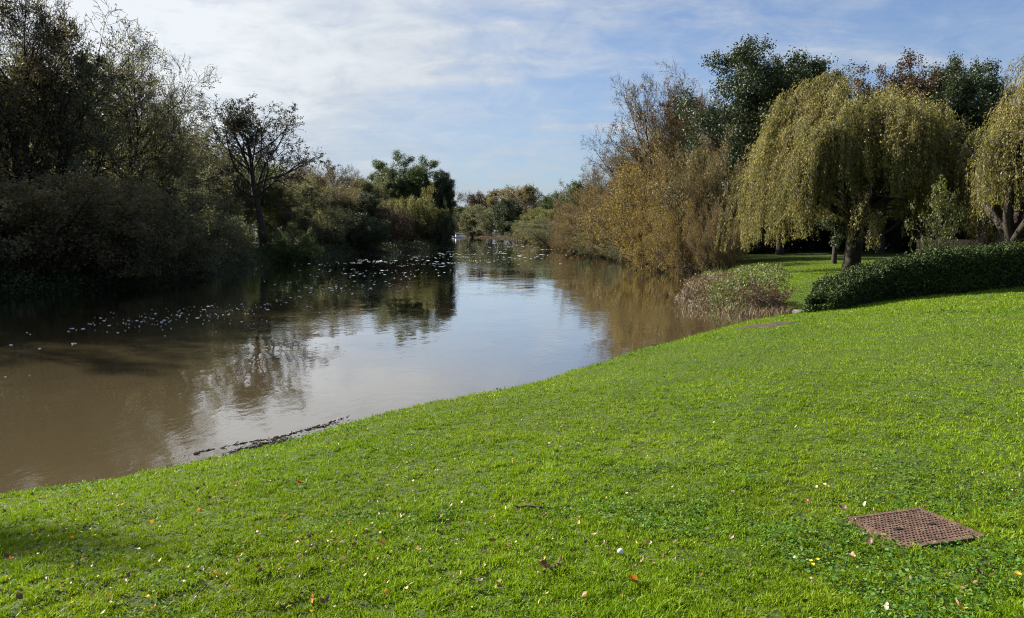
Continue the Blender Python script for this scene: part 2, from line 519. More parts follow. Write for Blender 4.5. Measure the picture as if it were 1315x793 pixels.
def gen_tree(seed, H=12.0, trunk_r=0.25, stems=1, stem_len=0.85, stem_ang=4, stem_wander=0.05, lv=None, leaf_n=6, leaf=(0.09, 0.06),
             leaf_from=0.2, jitter=0.12, bare_top=0.0, minr=0.004, stem_up=0.02, base_spread=0.0, drop=0.0, leafy2=0):
    """returns (trunk mesh data, crown mesh data, top, radius)"""
    rg = np.random.default_rng(seed)
    # stems
    az = np.arange(stems) * 2.399963 + rg.uniform(0, 6.28)
    an = R(stem_ang) * (np.sqrt((np.arange(stems) + 0.5) / stems) * 1.3 if stems > 1 else np.ones(1))
    d = np.stack([np.sin(an) * np.cos(az), np.sin(an) * np.sin(az), np.cos(an)], -1)
    st = np.stack([np.cos(az), np.sin(az), np.zeros(stems)], -1) * base_spread * rg.uniform(0.2, 1, (stems, 1))
    st[:, 2] = -0.3
    L = H * stem_len * rg.uniform(0.75, 1.05, stems) if stems > 1 else np.array([H * stem_len])
    K = 12
    pts = grow(rg, st, d, L, K, stem_wander, np.array([0, 0, stem_up]))
    prof = np.linspace(1, 0.22, K); prof[0] = 1.25
    rad = np.full((stems, 1), trunk_r) * prof[None]
    bark = NM()
    tubes(bark, pts, rad, 8 if stems < 4 else 5)
    chain = [(pts, L, rad)]
    for li, q in enumerate(lv):
        pts, L, rad = children(rg, *chain[-1], **q)
        rad = np.maximum(rad, minr)
        chain.append((pts, L, rad))
        tubes(bark, pts, rad, 5 if li == 0 else (4 if li == 1 else 3))
    crown = NM()

    def put(pts, n, frm):
        pi = np.repeat(np.arange(len(pts)), n)
        t = rg.uniform(frm, 1.0, len(pi))
        pos, tan, _, _ = interp(pts[pi], t)
        pos = pos + rg.normal(size=pos.shape) * jitter
        if bare_top > 0:
            zz = pos[:, 2] / H
            keep = rg.random(len(pos)) > np.clip((zz - (1 - bare_top)) / max(bare_top, 0.01), 0, 1) ** 0.7 * 0.93
            cl = fbm(pos[:, 0] * 0.8 + 9, pos[:, 2] * 0.8 + pos[:, 1] * 0.5, seed)
            keep &= cl > 0.25
            pos, tan = pos[keep], tan[keep]
        pos = pos[pos[:, 2] > 0.02]
        # colour runs in clumps as well as leaf by leaf
        c = 0.5 * fbm(pos[:, 0] * 0.9 + 3, pos[:, 2] * 0.9 + pos[:, 1] * 0.7, seed + 5) + 0.5 * rg.random(len(pos))
        leaves(crown, pos, leaf[0], leaf[1], rg, axis=np.array([[0, 0, -0.3]]), rnd=np.clip(c, 0, 1))
        return pos

    P = put(chain[-1][0], leaf_n, leaf_from)
    if leafy2:
        put(chain[-2][0], leafy2, 0.3)
    tips = chain[-1][0].reshape(-1, 3)
    top = float(np.percentile(tips[:, 2], 99.5))
    rx = float(np.percentile(np.hypot(tips[:, 0], tips[:, 1]), 96))
    return bark.mesh('branches', True, [M['bark']]), crown.mesh('leaves', False, [M['lf_olive']]), top, rx


dome = lambda b: 0.55 + 0.75 * np.sin(np.pi * np.clip(b * 0.9 + 0.12, 0, 1))
TPL = {}


def tpl(name, **k):
    TPL[name] = gen_tree(**k)


C = dict
# broad riverside tree, leafy
for i in range(3):
    tpl('broad%d' % i, seed=11 + i, H=12, trunk_r=0.24, stems=1, stem_len=0.66, stem_wander=0.07,
        lv=[C(per=18, t0=0.15, t1=1, ang=54, ratio=0.62, K=9, wander=0.13, up=0.08, shape=lambda b: 0.75 + 0.4 * np.sin(np.pi * np.clip(b * 0.75 + 0.1, 0, 1))),
            C(per=8, t0=0.2, t1=1, ang=45, ratio=0.5, K=6, wander=0.16, up=0.03),
            C(per=7, t0=0.15, t1=1, ang=42, ratio=0.55, K=5, wander=0.18, up=0.02),
            C(per=6, t0=0.15, t1=1, ang=40, ratio=0.6, K=4, wander=0.2, up=0.0, minlen=0.25)],
        leaf_n=11, leaf=(0.13, 0.08), jitter=0.12)
# twiggy, nearly bare on top
for i in range(3):
    tpl('bare%d' % i, seed=31 + i, H=12, trunk_r=0.2, stems=[1, 2, 4][i], stem_len=0.88, stem_ang=12, stem_wander=0.06,
        lv=[C(per=[16, 12, 8][i], t0=0.22, t1=1, ang=38, ratio=0.42, K=8, wander=0.10, up=0.09, shape=dome),
            C(per=8, t0=0.15, t1=1, ang=34, ratio=0.5, K=6, wander=0.12, up=0.05),
            C(per=6, t0=0.15, t1=1, ang=34, ratio=0.55, K=5, wander=0.14, up=0.03),
            C(per=5, t0=0.15, t1=1, ang=34, ratio=0.6, K=4, wander=0.14, up=0.02, minlen=0.3)],
        leaf_n=6, leaf=(0.11, 0.07), jitter=0.09, bare_top=0.5, minr=0.007)
# fuzzy dark tree: dense fine twigs right to the top, small leaves left on them
for i in range(3):
    tpl('fuzzy%d' % i, seed=131 + i, H=12, trunk_r=0.24, stems=[1, 2, 3][i], stem_len=0.84, stem_ang=14, stem_wander=0.08,
        lv=[C(per=[18, 12, 9][i], t0=0.15, t1=1, ang=46, ratio=0.46, K=8, wander=0.13, up=0.07, shape=dome),
            C(per=9, t0=0.15, t1=1, ang=40, ratio=0.5, K=6, wander=0.15, up=0.04),
            C(per=7, t0=0.15, t1=1, ang=38, ratio=0.55, K=5, wander=0.17, up=0.02),
            C(per=5, t0=0.15, t1=1, ang=38, ratio=0.6, K=4, wander=0.18, up=0.0, minlen=0.3)],
        leaf_n=7, leaf=(0.12, 0.075), jitter=0.09, bare_top=0.35, minr=0.009)
# large leaved cheap versions for far trees: same habit, dense
for i in range(3):
    tpl('far%d' % i, seed=151 + i, H=12, trunk_r=0.24, stems=[3, 1, 5][i], stem_len=0.86, stem_ang=16, stem_wander=0.07,
        lv=[C(per=[14, 24, 10][i], t0=0.06, t1=1, ang=58, ratio=0.42, K=7, wander=0.12, up=0.05, shape=dome),
            C(per=9, t0=0.15, t1=1, ang=45, ratio=0.5, K=5, wander=0.15, up=0.02),
            C(per=6, t0=0.15, t1=1, ang=42, ratio=0.55, K=4, wander=0.17, up=0.0, minlen=0.4)],
        leaf_n=13, leaf=(0.26, 0.17), jitter=0.22, bare_top=0.1, minr=0.012)
# dense round bush, leafy to the ground
for i in range(3):
    tpl('bush%d' % i, seed=51 + i, H=5, trunk_r=0.06, stems=[22, 28, 18][i], stem_len=0.85, stem_ang=[62, 48, 70][i], stem_wander=0.07, stem_up=0.05, base_spread=0.7,
        lv=[C(per=9, t0=0.1, t1=1, ang=45, ratio=0.36, K=6, wander=0.14, up=0.03),
            C(per=7, t0=0.15, t1=1, ang=42, ratio=0.55, K=5, wander=0.18, up=0.02),
            C(per=4, t0=0.2, t1=1, ang=40, ratio=0.6, K=3, wander=0.2, up=0.0, minlen=0.2)],
        leaf_n=9, leaf=(0.11, 0.065), jitter=0.10)
# autumn willow scrub: many upright shoots, thin leaf
for i in range(3):
    tpl('scrub%d' % i, seed=171 + i, H=6, trunk_r=0.055, stems=[26, 34, 22][i], stem_len=0.92, stem_ang=[56, 44, 62][i], stem_wander=0.06, stem_up=0.05, base_spread=0.9,
        lv=[C(per=9, t0=0.12, t1=1, ang=34, ratio=0.38, K=6, wander=0.10, up=0.05),
            C(per=6, t0=0.15, t1=1, ang=34, ratio=0.55, K=5, wander=0.13, up=0.03),
            C(per=4, t0=0.2, t1=1, ang=32, ratio=0.65, K=3, wander=0.14, up=0.0, minlen=0.25)],
        leaf_n=6, leaf=(0.10, 0.055), jitter=0.09, minr=0.007)
# rounded dense trees (tall, green)
for i in range(2):
    tpl('round%d' % i, seed=71 + i, H=12, trunk_r=0.26, stems=1, stem_len=0.66, stem_wander=0.05,
        lv=[C(per=20, t0=0.2, t1=1, ang=52, ratio=0.62, K=8, wander=0.12, up=0.09, shape=lambda b: 0.75 + 0.4 * np.sin(np.pi * np.clip(b * 0.75 + 0.1, 0, 1))),
            C(per=9, t0=0.2, t1=1, ang=45, ratio=0.5, K=6, wander=0.15, up=0.03),
            C(per=7, t0=0.15, t1=1, ang=42, ratio=0.5, K=5, wander=0.17, up=0.02),
            C(per=5, t0=0.15, t1=1, ang=40, ratio=0.6, K=4, wander=0.2, up=-0.03, minlen=0.25)],
        leaf_n=22, leaf=(0.16, 0.09), jitter=0.17)
tpl('small', seed=88, H=4, trunk_r=0.07, stems=1, stem_len=0.58, stem_wander=0.09,
    lv=[C(per=13, t0=0.3, t1=1, ang=55, ratio=0.75, K=7, wander=0.14, up=0.09, shape=lambda b: 0.85 + 0.3 * np.sin(3.0 * b)),
        C(per=7, t0=0.2, t1=1, ang=45, ratio=0.5, K=5, wander=0.16, up=0.02),
        C(per=5, t0=0.2, t1=1, ang=42, ratio=0.6, K=4, wander=0.18, up=0.0, minlen=0.15)],
    leaf_n=7, leaf=(0.10, 0.07), jitter=0.05, minr=0.004)
# the alder: leaning trunk, strong limbs, clumped leaf
tpl('alder', seed=93, H=12, trunk_r=0.34, stems=1, stem_len=0.92, stem_ang=5, stem_wander=0.06, stem_up=0.03,
    lv=[C(per=20, t0=0.40, t1=1, ang=48, ratio=0.40, K=9, wander=0.12, up=0.07, shape=dome),
        C(per=7, t0=0.25, t1=1, ang=42, ratio=0.5, K=6, wander=0.16, up=0.04),
        C(per=6, t0=0.2, t1=1, ang=40, ratio=0.5, K=5, wander=0.18, up=0.02),
        C(per=4, t0=0.2, t1=1, ang=40, ratio=0.6, K=4, wander=0.2, up=0.0, minlen=0.22)],
    leaf_n=5, leaf=(0.12, 0.09), jitter=0.06, minr=0.011)


def plant(kind, u, ytop, depth, wpx, name, label, cat, group, leaf, bark='bark', rot=None, base=None, part='trunk', tilt=0.0):
    """one tree or bush of template kind: trunk foot below photo column u at distance depth, its top reaching photo row ytop"""
    br, cr, top, rx = TPL[kind]
    x = at_y(u, 300, depth)[0]
    zg = max(gz(x, depth), -0.1) if base is None else base
    zt = at_y(u, ytop, depth)[2]
    sz = (zt - zg) / top
    sx = (wpx / F * depth) / 2 / rx
    rr = random.Random(int(u * 13 + depth * 7 + ytop))
    e = empty(name, (x, depth, zg), rot if rot is not None else rr.uniform(0, 6.28))
    e.scale = (sx, sx * rr.uniform(0.9, 1.1), sz)
    if tilt:
        e.rotation_euler[1] = tilt
    tag(e, label, cat, group)
    link(part, br, e, M[bark])
    link('crown', cr, e, M[leaf])
    return e


exec_trees = []
GL = 'trees on the wooded left bank'
GR = 'trees along the right bank'
GF = 'trees at the far bend of the river'
GB = 'bushes overhanging the left water edge'
GS = 'bushes overhanging the right water edge'

T = [
    # kind, u, ytop, depth, width px, name, label, category, group, leaf, bark
    ('broad0', -330, -190, 31, 420, 'broad_tree', 'tall olive tree beyond the left edge, its top cut off by the frame', 'tree', GL, 'lf_olive', 'bark_dark'),
    ('broad2', -150, -130, 33, 380, 'broad_tree', 'rusty leaved tree cut by the left edge of the photo', 'tree', GL, 'lf_rust', 'bark_dark'),
    ('fuzzy1', 15, -55, 34, 320, 'twiggy_tree', 'tree with dark bare twigs against the sky at the top left corner', 'tree', GL, 'lf_rust', 'bark_dark'),
    ('fuzzy2', 70, 5, 37, 300, 'broad_tree', 'big dark tree with bronze leaves right of the top left corner', 'tree', GL, 'lf_olive', 'bark_dark'),
    ('fuzzy0', 148, 58, 42, 220, 'twiggy_tree', 'dark crooked tree with sky showing through its upper limbs', 'tree', GL, 'lf_olive', 'bark_dark'),
    ('fuzzy2', 203, 104, 47, 150, 'twiggy_tree', 'nearly bare tree with fan of fine twigs left of the lone alder', 'tree', GL, 'lf_olive', 'bark_dark'),
    ('broad2', 245, 180, 66, 130, 'broad_tree', 'low olive tree filling the gap left of the alder', 'tree', GL, 'lf_olive', 'bark_dark'),
    ('alder', 340, 122, 60, 168, 'alder_tree', 'lone alder with leaning bare trunk and clumped dark crown at the water edge', 'tree', None, 'lf_alder', 'bark_dark'),
    ('broad0', 300, 205, 72, 120, 'broad_tree', 'olive tree behind the alder trunk', 'tree', GL, 'lf_green', 'bark_dark'),
    ('fuzzy1', 392, 200, 84, 95, 'twiggy_tree', 'pale brown twiggy tree just right of the alder', 'tree', GL, 'lf_brown', 'bark'),
    ('broad1', 365, 228, 74, 110, 'broad_tree', 'dull green tree under the right side of the alder crown', 'tree', GL, 'lf_olive', 'bark_dark'),
    ('fuzzy0', 440, 208, 95, 90, 'twiggy_tree', 'reddish brown tree rising between alder and round green tree', 'tree', GL, 'lf_brown', 'bark'),
    ('broad0', 415, 235, 82, 90, 'broad_tree', 'rusty brown tree below the reddish twiggy one', 'tree', GL, 'lf_rust', 'bark'),
    ('round1', 452, 248, 84, 70, 'dense_tree', 'dark green tree with narrow crown standing over the water', 'tree', GL, 'lf_dark', 'bark_dark'),
    ('broad1', 478, 224, 108, 76, 'broad_tree', 'brown and green tree left of the tall round green tree', 'tree', GL, 'lf_olive', 'bark'),
    ('round0', 519, 203, 112, 92, 'dense_tree', 'tallest round green tree near the point of the left bank', 'tree', GL, 'lf_green', 'bark_dark'),
    ('round1', 558, 222, 109, 56, 'dense_tree', 'dark green tree at the tip of the left bank beside the open water', 'tree', GL, 'lf_dark', 'bark_dark'),
    # bushes down to the water, left
    ('bush0', -90, 235, 29.5, 360, 'bush', 'dark bush at the left edge with drooping shoots over the water', 'bush', GB, 'lf_olive', 'bark_dark'),
    ('bush1', 40, 205, 31.5, 300, 'bush', 'rusty flecked dark bush low on the left bank', 'bush', GB, 'lf_rust', 'bark_dark'),
    ('bush2', 135, 225, 34.5, 270, 'bush', 'very dark wide bush with twigs trailing into the water', 'bush', GB, 'lf_olive', 'bark_dark'),
    ('bush0', 212, 235, 39.5, 185, 'bush', 'dark olive bush where the left bank starts to recede', 'bush', GB, 'lf_olive', 'bark_dark'),
    ('bush1', 262, 275, 50, 95, 'bush', 'low dark bush just left of the alder foot', 'bush', GB, 'lf_olive', 'bark_dark'),
    ('bush1', -230, 200, 27, 330, 'bush', 'shaded bush beyond the left edge of the photo', 'bush', GB, 'lf_olive', 'bark_dark'),
    ('bush2', 296, 272, 58, 72, 'bush', 'sunlit yellow green bush glimpsed behind the alder trunk', 'bush', GB, 'lf_lime', 'bark_dark'),
    ('bush2', 372, 284, 60, 96, 'bush', 'dark green ivy bush right of the alder foot', 'bush', GB, 'lf_green', 'bark_dark'),
    ('bush0', 410, 262, 76, 90, 'bush', 'brownish bush between the alder and the narrow dark tree', 'bush', GB, 'lf_olive', 'bark_dark'),
    ('bush1', 455, 272, 80, 90, 'bush', 'dark green bush touching the water mid way along the left bank', 'bush', GB, 'lf_dark', 'bark_dark'),
    ('bush0', 492, 262, 92, 70, 'bush', 'dark purple brown bush left of the pale willow bush', 'bush', GB, 'lf_maroon', 'bark_dark'),
    ('bush1', 530, 246, 100, 76, 'bush', 'pale yellow green willow bush below the round green tree', 'bush', GB, 'lf_sage', 'bark'),
    ('bush2', 562, 262, 101, 56, 'bush', 'dark bush at the tip of the left bank', 'bush', GB, 'lf_dark', 'bark_dark'),
    # far bend
    ('far0', 575, 262, 330, 60, 'broad_tree', 'far tree seen in the gap at the end of the left bank', 'tree', GF, 'lf_green', 'bark'),
    ('far1', 598, 266, 345, 44, 'broad_tree', 'small hazy tree at the far end of the river', 'tree', GF, 'lf_olive', 'bark'),
    ('far2', 617, 246, 300, 54, 'twiggy_tree', 'far brown tree with see through crown above the river bend', 'tree', GF, 'lf_maroon', 'bark'),
    ('far2', 606, 262, 285, 50, 'bush', 'far olive brown bush at the right side of the river bend', 'bush', GF, 'lf_olive', 'bark'),
    ('far0', 645, 243, 290, 62, 'broad_tree', 'far reddish tree behind the dark green one', 'tree', GF, 'lf_rust', 'bark'),
    ('far1', 677, 236, 270, 70, 'twiggy_tree', 'far red brown tree forming the highest crown of the bend', 'tree', GF, 'lf_rust', 'bark'),
    ('far0', 655, 256, 240, 50, 'dense_tree', 'far dark green tree standing out at the bend', 'tree', GF, 'lf_dark', 'bark_dark'),
    ('far1', 632, 268, 262, 44, 'broad_tree', 'far olive tree left of the dark green one at the bend', 'tree', GF, 'lf_olive', 'bark_dark'),
    ('far2', 708, 246, 215, 56, 'dense_tree', 'mid green tree at the near end of the far bend', 'tree', GF, 'lf_green', 'bark'),
    ('far2', 686, 266, 200, 52, 'bush', 'far olive green bush at the water between bend and brown trees', 'bush', GF, 'lf_sage', 'bark'),
    ('far0', 706, 270, 165, 44, 'bush', 'bright green low bush where the brown trees begin', 'bush', GF, 'lf_lime', 'bark'),
    ('far1', 737, 232, 172, 70, 'dense_tree', 'green tree topping the left end of the brown right bank', 'tree', GF, 'lf_green', 'bark'),
    # right bank
    ('scrub0', 738, 254, 120, 80, 'bush', 'brown bush at the left end of the right bank', 'bush', GS, 'lf_brown', 'bark'),
    ('bare0', 765, 215, 112, 84, 'twiggy_tree', 'pale brown twiggy tree at the left end of the brown trees', 'tree', GR, 'lf_brown', 'bark'),
    ('scrub1', 768, 238, 92, 96, 'bush', 'copper brown bush over the water at the narrowing', 'bush', GS, 'lf_brown', 'bark'),
    ('bare1', 805, 190, 84, 100, 'twiggy_tree', 'brown tree with bare upright twigs left of the tallest bare tree', 'tree', GR, 'lf_brown', 'bark'),
    ('scrub2', 800, 236, 70, 120, 'bush', 'golden brown bush with drooping tips touching the water', 'bush', GS, 'lf_mixed', 'bark'),
    ('bare2', 858, 92, 62, 150, 'twiggy_tree', 'tallest bare tree with brown top branches on the right bank', 'tree', GR, 'lf_brown', 'bark'),
    ('bare0', 898, 120, 57, 120, 'twiggy_tree', 'bare tree with rusty leaves next to the dark green tree', 'tree', GR, 'lf_brown', 'bark'),
    ('fuzzy0', 885, 118, 60, 150, 'twiggy_tree', 'brown olive tree with dense fine twigs left of the dark green tree', 'tree', GR, 'lf_brown', 'bark'),
    ('fuzzy2', 818, 165, 72, 120, 'twiggy_tree', 'brown twiggy tree halfway between the low end and the tallest bare tree', 'tree', GR, 'lf_brown', 'bark'),
    ('bare1', 830, 175, 66, 130, 'twiggy_tree', 'golden tree with leaning bare limbs over the yellow bushes', 'tree', GR, 'lf_gold', 'bark'),
    ('scrub0', 842, 200, 54, 160, 'bush', 'large yellow leaved bush over the water', 'bush', GS, 'lf_gold', 'bark'),
    ('scrub1', 905, 185, 47.5, 140, 'bush', 'tall brown and gold bush left of the big weeping willow', 'bush', GS, 'lf_mixed', 'bark'),
    ('scrub2', 872, 262, 45.5, 120, 'bush', 'low yellow bush dipping into the water beside the reeds', 'bush', GS, 'lf_gold', 'bark'),
    ('scrub0', 925, 255, 41, 90, 'bush', 'dull brown bush behind the reeds', 'bush', GS, 'lf_brown', 'bark'),
    ('broad2', 880, 205, 66, 150, 'broad_tree', 'brown tree filling the wood behind the golden bushes', 'tree', GR, 'lf_rust', 'bark'),
    # behind the willow
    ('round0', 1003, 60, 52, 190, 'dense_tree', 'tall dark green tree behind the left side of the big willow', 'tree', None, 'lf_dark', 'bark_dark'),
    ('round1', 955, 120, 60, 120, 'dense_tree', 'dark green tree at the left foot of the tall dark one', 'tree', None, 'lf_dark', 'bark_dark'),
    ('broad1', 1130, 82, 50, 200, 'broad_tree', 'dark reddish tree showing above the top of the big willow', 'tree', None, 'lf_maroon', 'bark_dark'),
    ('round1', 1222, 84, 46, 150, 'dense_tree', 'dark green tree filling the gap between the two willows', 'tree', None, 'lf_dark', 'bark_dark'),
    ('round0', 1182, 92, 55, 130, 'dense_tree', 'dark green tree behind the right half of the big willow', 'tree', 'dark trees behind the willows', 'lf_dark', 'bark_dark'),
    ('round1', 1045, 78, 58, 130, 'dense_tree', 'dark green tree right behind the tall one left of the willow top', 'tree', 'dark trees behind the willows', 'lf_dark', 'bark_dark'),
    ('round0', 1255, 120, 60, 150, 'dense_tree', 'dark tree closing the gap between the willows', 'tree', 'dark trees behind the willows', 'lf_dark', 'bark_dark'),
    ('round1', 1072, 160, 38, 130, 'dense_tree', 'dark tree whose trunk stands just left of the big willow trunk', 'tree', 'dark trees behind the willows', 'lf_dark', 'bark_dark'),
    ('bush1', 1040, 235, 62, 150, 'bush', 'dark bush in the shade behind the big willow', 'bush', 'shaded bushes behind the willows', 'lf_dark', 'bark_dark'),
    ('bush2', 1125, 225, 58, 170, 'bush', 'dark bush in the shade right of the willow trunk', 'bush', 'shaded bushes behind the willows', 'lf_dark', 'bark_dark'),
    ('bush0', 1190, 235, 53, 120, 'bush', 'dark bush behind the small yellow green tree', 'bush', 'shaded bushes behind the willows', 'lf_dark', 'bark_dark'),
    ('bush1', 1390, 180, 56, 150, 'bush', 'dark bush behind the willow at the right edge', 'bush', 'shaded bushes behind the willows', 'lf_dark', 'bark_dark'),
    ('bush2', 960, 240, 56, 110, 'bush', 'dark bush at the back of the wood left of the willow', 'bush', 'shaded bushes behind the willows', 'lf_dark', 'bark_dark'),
    ('small', 1207, 228, 26, 84, 'small_tree', 'small yellow green tree on the lawn between the two willows', 'tree', None, 'lf_young', 'bark_dark'),
]
for row in T:
    plant(*row)
e_ = plant('broad1', -900, -200, 19, 420, 'broad_tree', 'tall tree on the left bank beyond the photo whose top shades the lower left corner', 'tree', GL, 'lf_olive', 'bark_dark')
e_.location = (-32.2, 16.9, 0.6); e_.scale = (0.8, 0.8, 20.2 / TPL['broad1'][2])
# scrub lining the right shore all the way to the bend
rr_ = random.Random(9)
pts_r = np.array([p[:2] for p in right_side[32:42]])
sg_ = np.concatenate([[0], np.cumsum(np.linalg.norm(np.diff(pts_r, axis=0), axis=1))])
s_ = 14.0
while s_ < sg_[-1]:
    x_, y_ = np.interp(s_, sg_, pts_r[:, 0]), np.interp(s_, sg_, pts_r[:, 1])
    if y_ > 56:
        hh_ = rr_.uniform(2.6, 4.6)
        t_ = TPL['far%d' % rr_.randrange(3)] if y_ > 110 else TPL['scrub%d' % rr_.randrange(3)]
        e_ = empty('bush', (x_ - 0.2 + rr_.uniform(0, 0.7), y_ - 0.2, 0.0), rr_.uniform(0, 6.28))
        wv_ = rr_.uniform(3.2, 4.6) * (1.0 if y_ < 110 else 1.3)
        e_.scale = (wv_ / t_[3], wv_ / t_[3], hh_ / t_[2])
        tag(e_, 'brown or olive bush overhanging the water in the row along the far right bank', 'bush', 'bushes lining the far right bank')
        link('trunk', t_[0], e_, M['bark']); link('crown', t_[1], e_, M[rr_.choice(['lf_brown', 'lf_mixed', 'lf_rust', 'lf_green', 'lf_olive'])])
    s_ += rr_.uniform(3.6, 5.2) * (1 + y_ / 260)
# back rows closing the woods: nothing in the photo tells these apart
back = [(-60, 60, 52), (30, 75, 55), (100, 120, 58), (170, 150, 62), (235, 165, 70), (285, 195, 86), (345, 215, 100), (400, 222, 110), (455, 228, 125), (500, 232, 135), (545, 240, 130)]
for i, (u, yt, d) in enumerate(back):
    plant(['far0', 'far1', 'far2'][i % 3], u, yt, d, 9500 / d, 'back_row_tree', 'olive tree in the back row of the left wood, seen only through the front trees', 'tree', 'back row of the left wood', ['lf_olive', 'lf_rust', 'lf_green'][i % 3], 'bark_dark')
back = [(560, 274, 400), (590, 276, 410), (615, 266, 390), (640, 262, 380), (668, 258, 360), (700, 256, 330), (730, 252, 280), (762, 246, 220), (795, 235, 160), (835, 220, 120), (880, 205, 95), (930, 200, 85)]
for i, (u, yt, d) in enumerate(back):
    plant(['far1', 'far2', 'far0'][i % 3], u, yt, d, 11000 / d + 18, 'back_row_tree', 'brownish tree in the back row of the right wood, seen only between the front trees', 'tree', 'back row of the right wood', ['lf_brown', 'lf_olive', 'lf_rust'][i % 3], 'bark_dark')


# ------------------------------------------------------------------ weeping willows
def willow(seed, H, RX, trunk_h, trunk_r, lean, limbs, strand_n, hang, name, label, loc, floor, cx=0.0):
    """H dome height, RX dome half width, cx sideways offset of the dome from the trunk"""
    rg = np.random.default_rng(seed)
    bark = NM()
    K = 9
    tp = grow(rg, np.array([[0, 0, -0.3]]), unit(np.array([[lean, 0, 1.0]])), np.array([trunk_h + 0.3]), K, 0.05, np.array([0, 0, 0.0]))
    tr = np.linspace(1.0, 0.85, K)[None] * trunk_r
    tr[0, 0] = trunk_r * 1.5; tr[0, 1] = trunk_r * 1.15
    tubes(bark, tp, tr, 10)
    fork = tp[0, -1]
    lump = lambda a, e: 1 + 0.20 * (fbm(np.cos(a) * 2.2 + 5 + e * 1.5, np.sin(a) * 2.2 + 5, seed) - 0.5) * 2

    def fit(P):
        """pull points that leave the dome back inside it"""
        q = P - np.array([cx, 0, trunk_h * 0.8])
        a = np.arctan2(q[..., 1], q[..., 0])
        n_ = np.sqrt((q[..., 0] ** 2 + q[..., 1] ** 2) / RX ** 2 + np.maximum(q[..., 2], 0) ** 2 / (H - trunk_h * 0.8) ** 2)
        lim = lump(a, q[..., 2] / H)
        k_ = np.where(n_ > lim * 0.8, (lim * 0.8 + (1 - np.exp(-(n_ - lim * 0.8) / 0.3)) * 0.2 * lim) / np.maximum(n_, 1e-6), 1.0)
        return q * k_[..., None] + np.array([cx, 0, trunk_h * 0.8])

    az = np.arange(limbs) * 2.399963 + rg.uniform(0, 6)
    an = R(58) * np.sqrt((np.arange(limbs) + 0.4) / limbs) * 1.25
    d = np.stack([np.sin(an) * np.cos(az), np.sin(an) * np.sin(az), np.cos(an)], -1)
    L = (H - trunk_h) * rg.uniform(0.9, 1.1, limbs)
    l1 = fit(grow(rg, np.repeat(fork[None], limbs, 0), d, L, 10, 0.12, np.array([cx * 0.03, 0, 0.05])))
    l1[:, 0] = fork
    r1 = np.full((limbs, 1), trunk_r * 0.5) * np.linspace(1, 0.08, 10)[None]
    tubes(bark, l1, r1, 6)
    l2, L2, r2 = children(rg, l1, L, r1, 9, 0.2, 1, 52, 0.52, 8, 0.16, 0.02)
    s0 = l2[:, 0].copy(); l2 = fit(l2); l2[:, 0] = s0
    tubes(bark, l2, r2, 5)
    l3, L3, r3 = children(rg, l2, L2, r2, 6, 0.2, 1, 50, 0.6, 6, 0.18, 0.0)
    s0 = l3[:, 0].copy(); l3 = fit(l3); l3[:, 0] = s0
    tubes(bark, l3, r3, 3)
    anc = np.concatenate([l3[:, 2:].reshape(-1, 3), l2[:, 4:].reshape(-1, 3)])
    q = anc - np.array([cx, 0, trunk_h * 0.8])
    shell = np.sqrt((q[:, 0] ** 2 + q[:, 1] ** 2) / RX ** 2 + np.maximum(q[:, 2], 0) ** 2 / (H - trunk_h * 0.8) ** 2)
    w = np.clip(shell, 0.15, 1.0) ** 1.2
    B = 8
    sel = rg.choice(len(anc), strand_n // B, p=w / w.sum())
    pi = np.repeat(sel, B)
    P = anc[pi] + rg.normal(size=(len(pi), 3)) * 0.12
    out_d = unit(np.stack([P[:, 0] - cx, P[:, 1], np.zeros(len(P))], -1) + 1e-3)
    tres = np.repeat(rg.beta(1.0, 1.3, len(sel)) * 0.95 + 0.15, B)
    hi = np.clip(P[:, 2] / H, 0, 1)[:, None]
    start = unit(out_d * 0.7 + np.array([[0, 0, 0.35]]) + rg.normal(size=P.shape) * 0.3)
    fl = np.maximum(floor(P[:, 0], P[:, 1]), np.where((np.abs(P[:, 0] - 0.1) < 1.2) & (P[:, 1] < 1.0), trunk_h + 0.9, 0)) + np.repeat(rg.uniform(0, 1.5, len(sel)) ** 1.6, B)
    room = np.maximum(P[:, 2] - fl, 0.25)
    Ls = np.minimum(hang * tres * rg.uniform(0.75, 1.2, len(P)), room * 1.05) + 0.2
    KS = 12
    pts = np.empty((len(P), KS, 3)); pts[:, 0] = P
    cur = start
    step = (Ls / (KS - 1))[:, None]
    sway = np.repeat(rg.normal(size=(len(sel), 3)) * 0.05, B, 0)
    for k in range(1, KS):
        cur = unit(cur * 0.5 + np.array([[0, 0, -0.5]]) + sway + rg.normal(size=P.shape) * 0.05)
        pts[:, k] = pts[:, k - 1] + cur * step
    tubes(bark, pts[:, ::2][:, :6], np.full((len(pts), 6), 0.006), 3)
    crown = NM()
    per = np.maximum((Ls * 34).astype(int), 6)
    li = np.repeat(np.arange(len(pts)), per)
    t = rg.uniform(0.0, 1, len(li))
    pos, tan, _, _ = interp(pts[li], t)
    tc_ = np.repeat(rg.random(len(sel)), B)[li]
    pos = pos + rg.normal(size=pos.shape) * 0.035
    leaves(crown, pos, 0.105, 0.028, rg, axis=unit(tan * 1.0 + np.array([[0, 0, -0.4]])) * 1.3, spread=1.0, rnd=np.clip(0.45 * tc_ + 0.55 * rg.random(len(pos)), 0, 1))
    pos2 = np.concatenate([l3.reshape(-1, 3)] * 8)
    pos2 = pos2 + rg.normal(size=pos2.shape) * 0.2
    pos2 = pos2[pos2[:, 2] > trunk_h + 0.9]
    leaves(crown, pos2, 0.12, 0.035, rg, axis=np.array([[0, 0, -0.8]]))
    e = empty(name, loc)
    tag(e, label, 'tree', 'weeping willows')
    link('trunk', bark.mesh('willow_branches', True, [M['bark_dark']]), e)
    link('crown', crown.mesh('willow_leaves', False, [M['lf_willow']]), e)
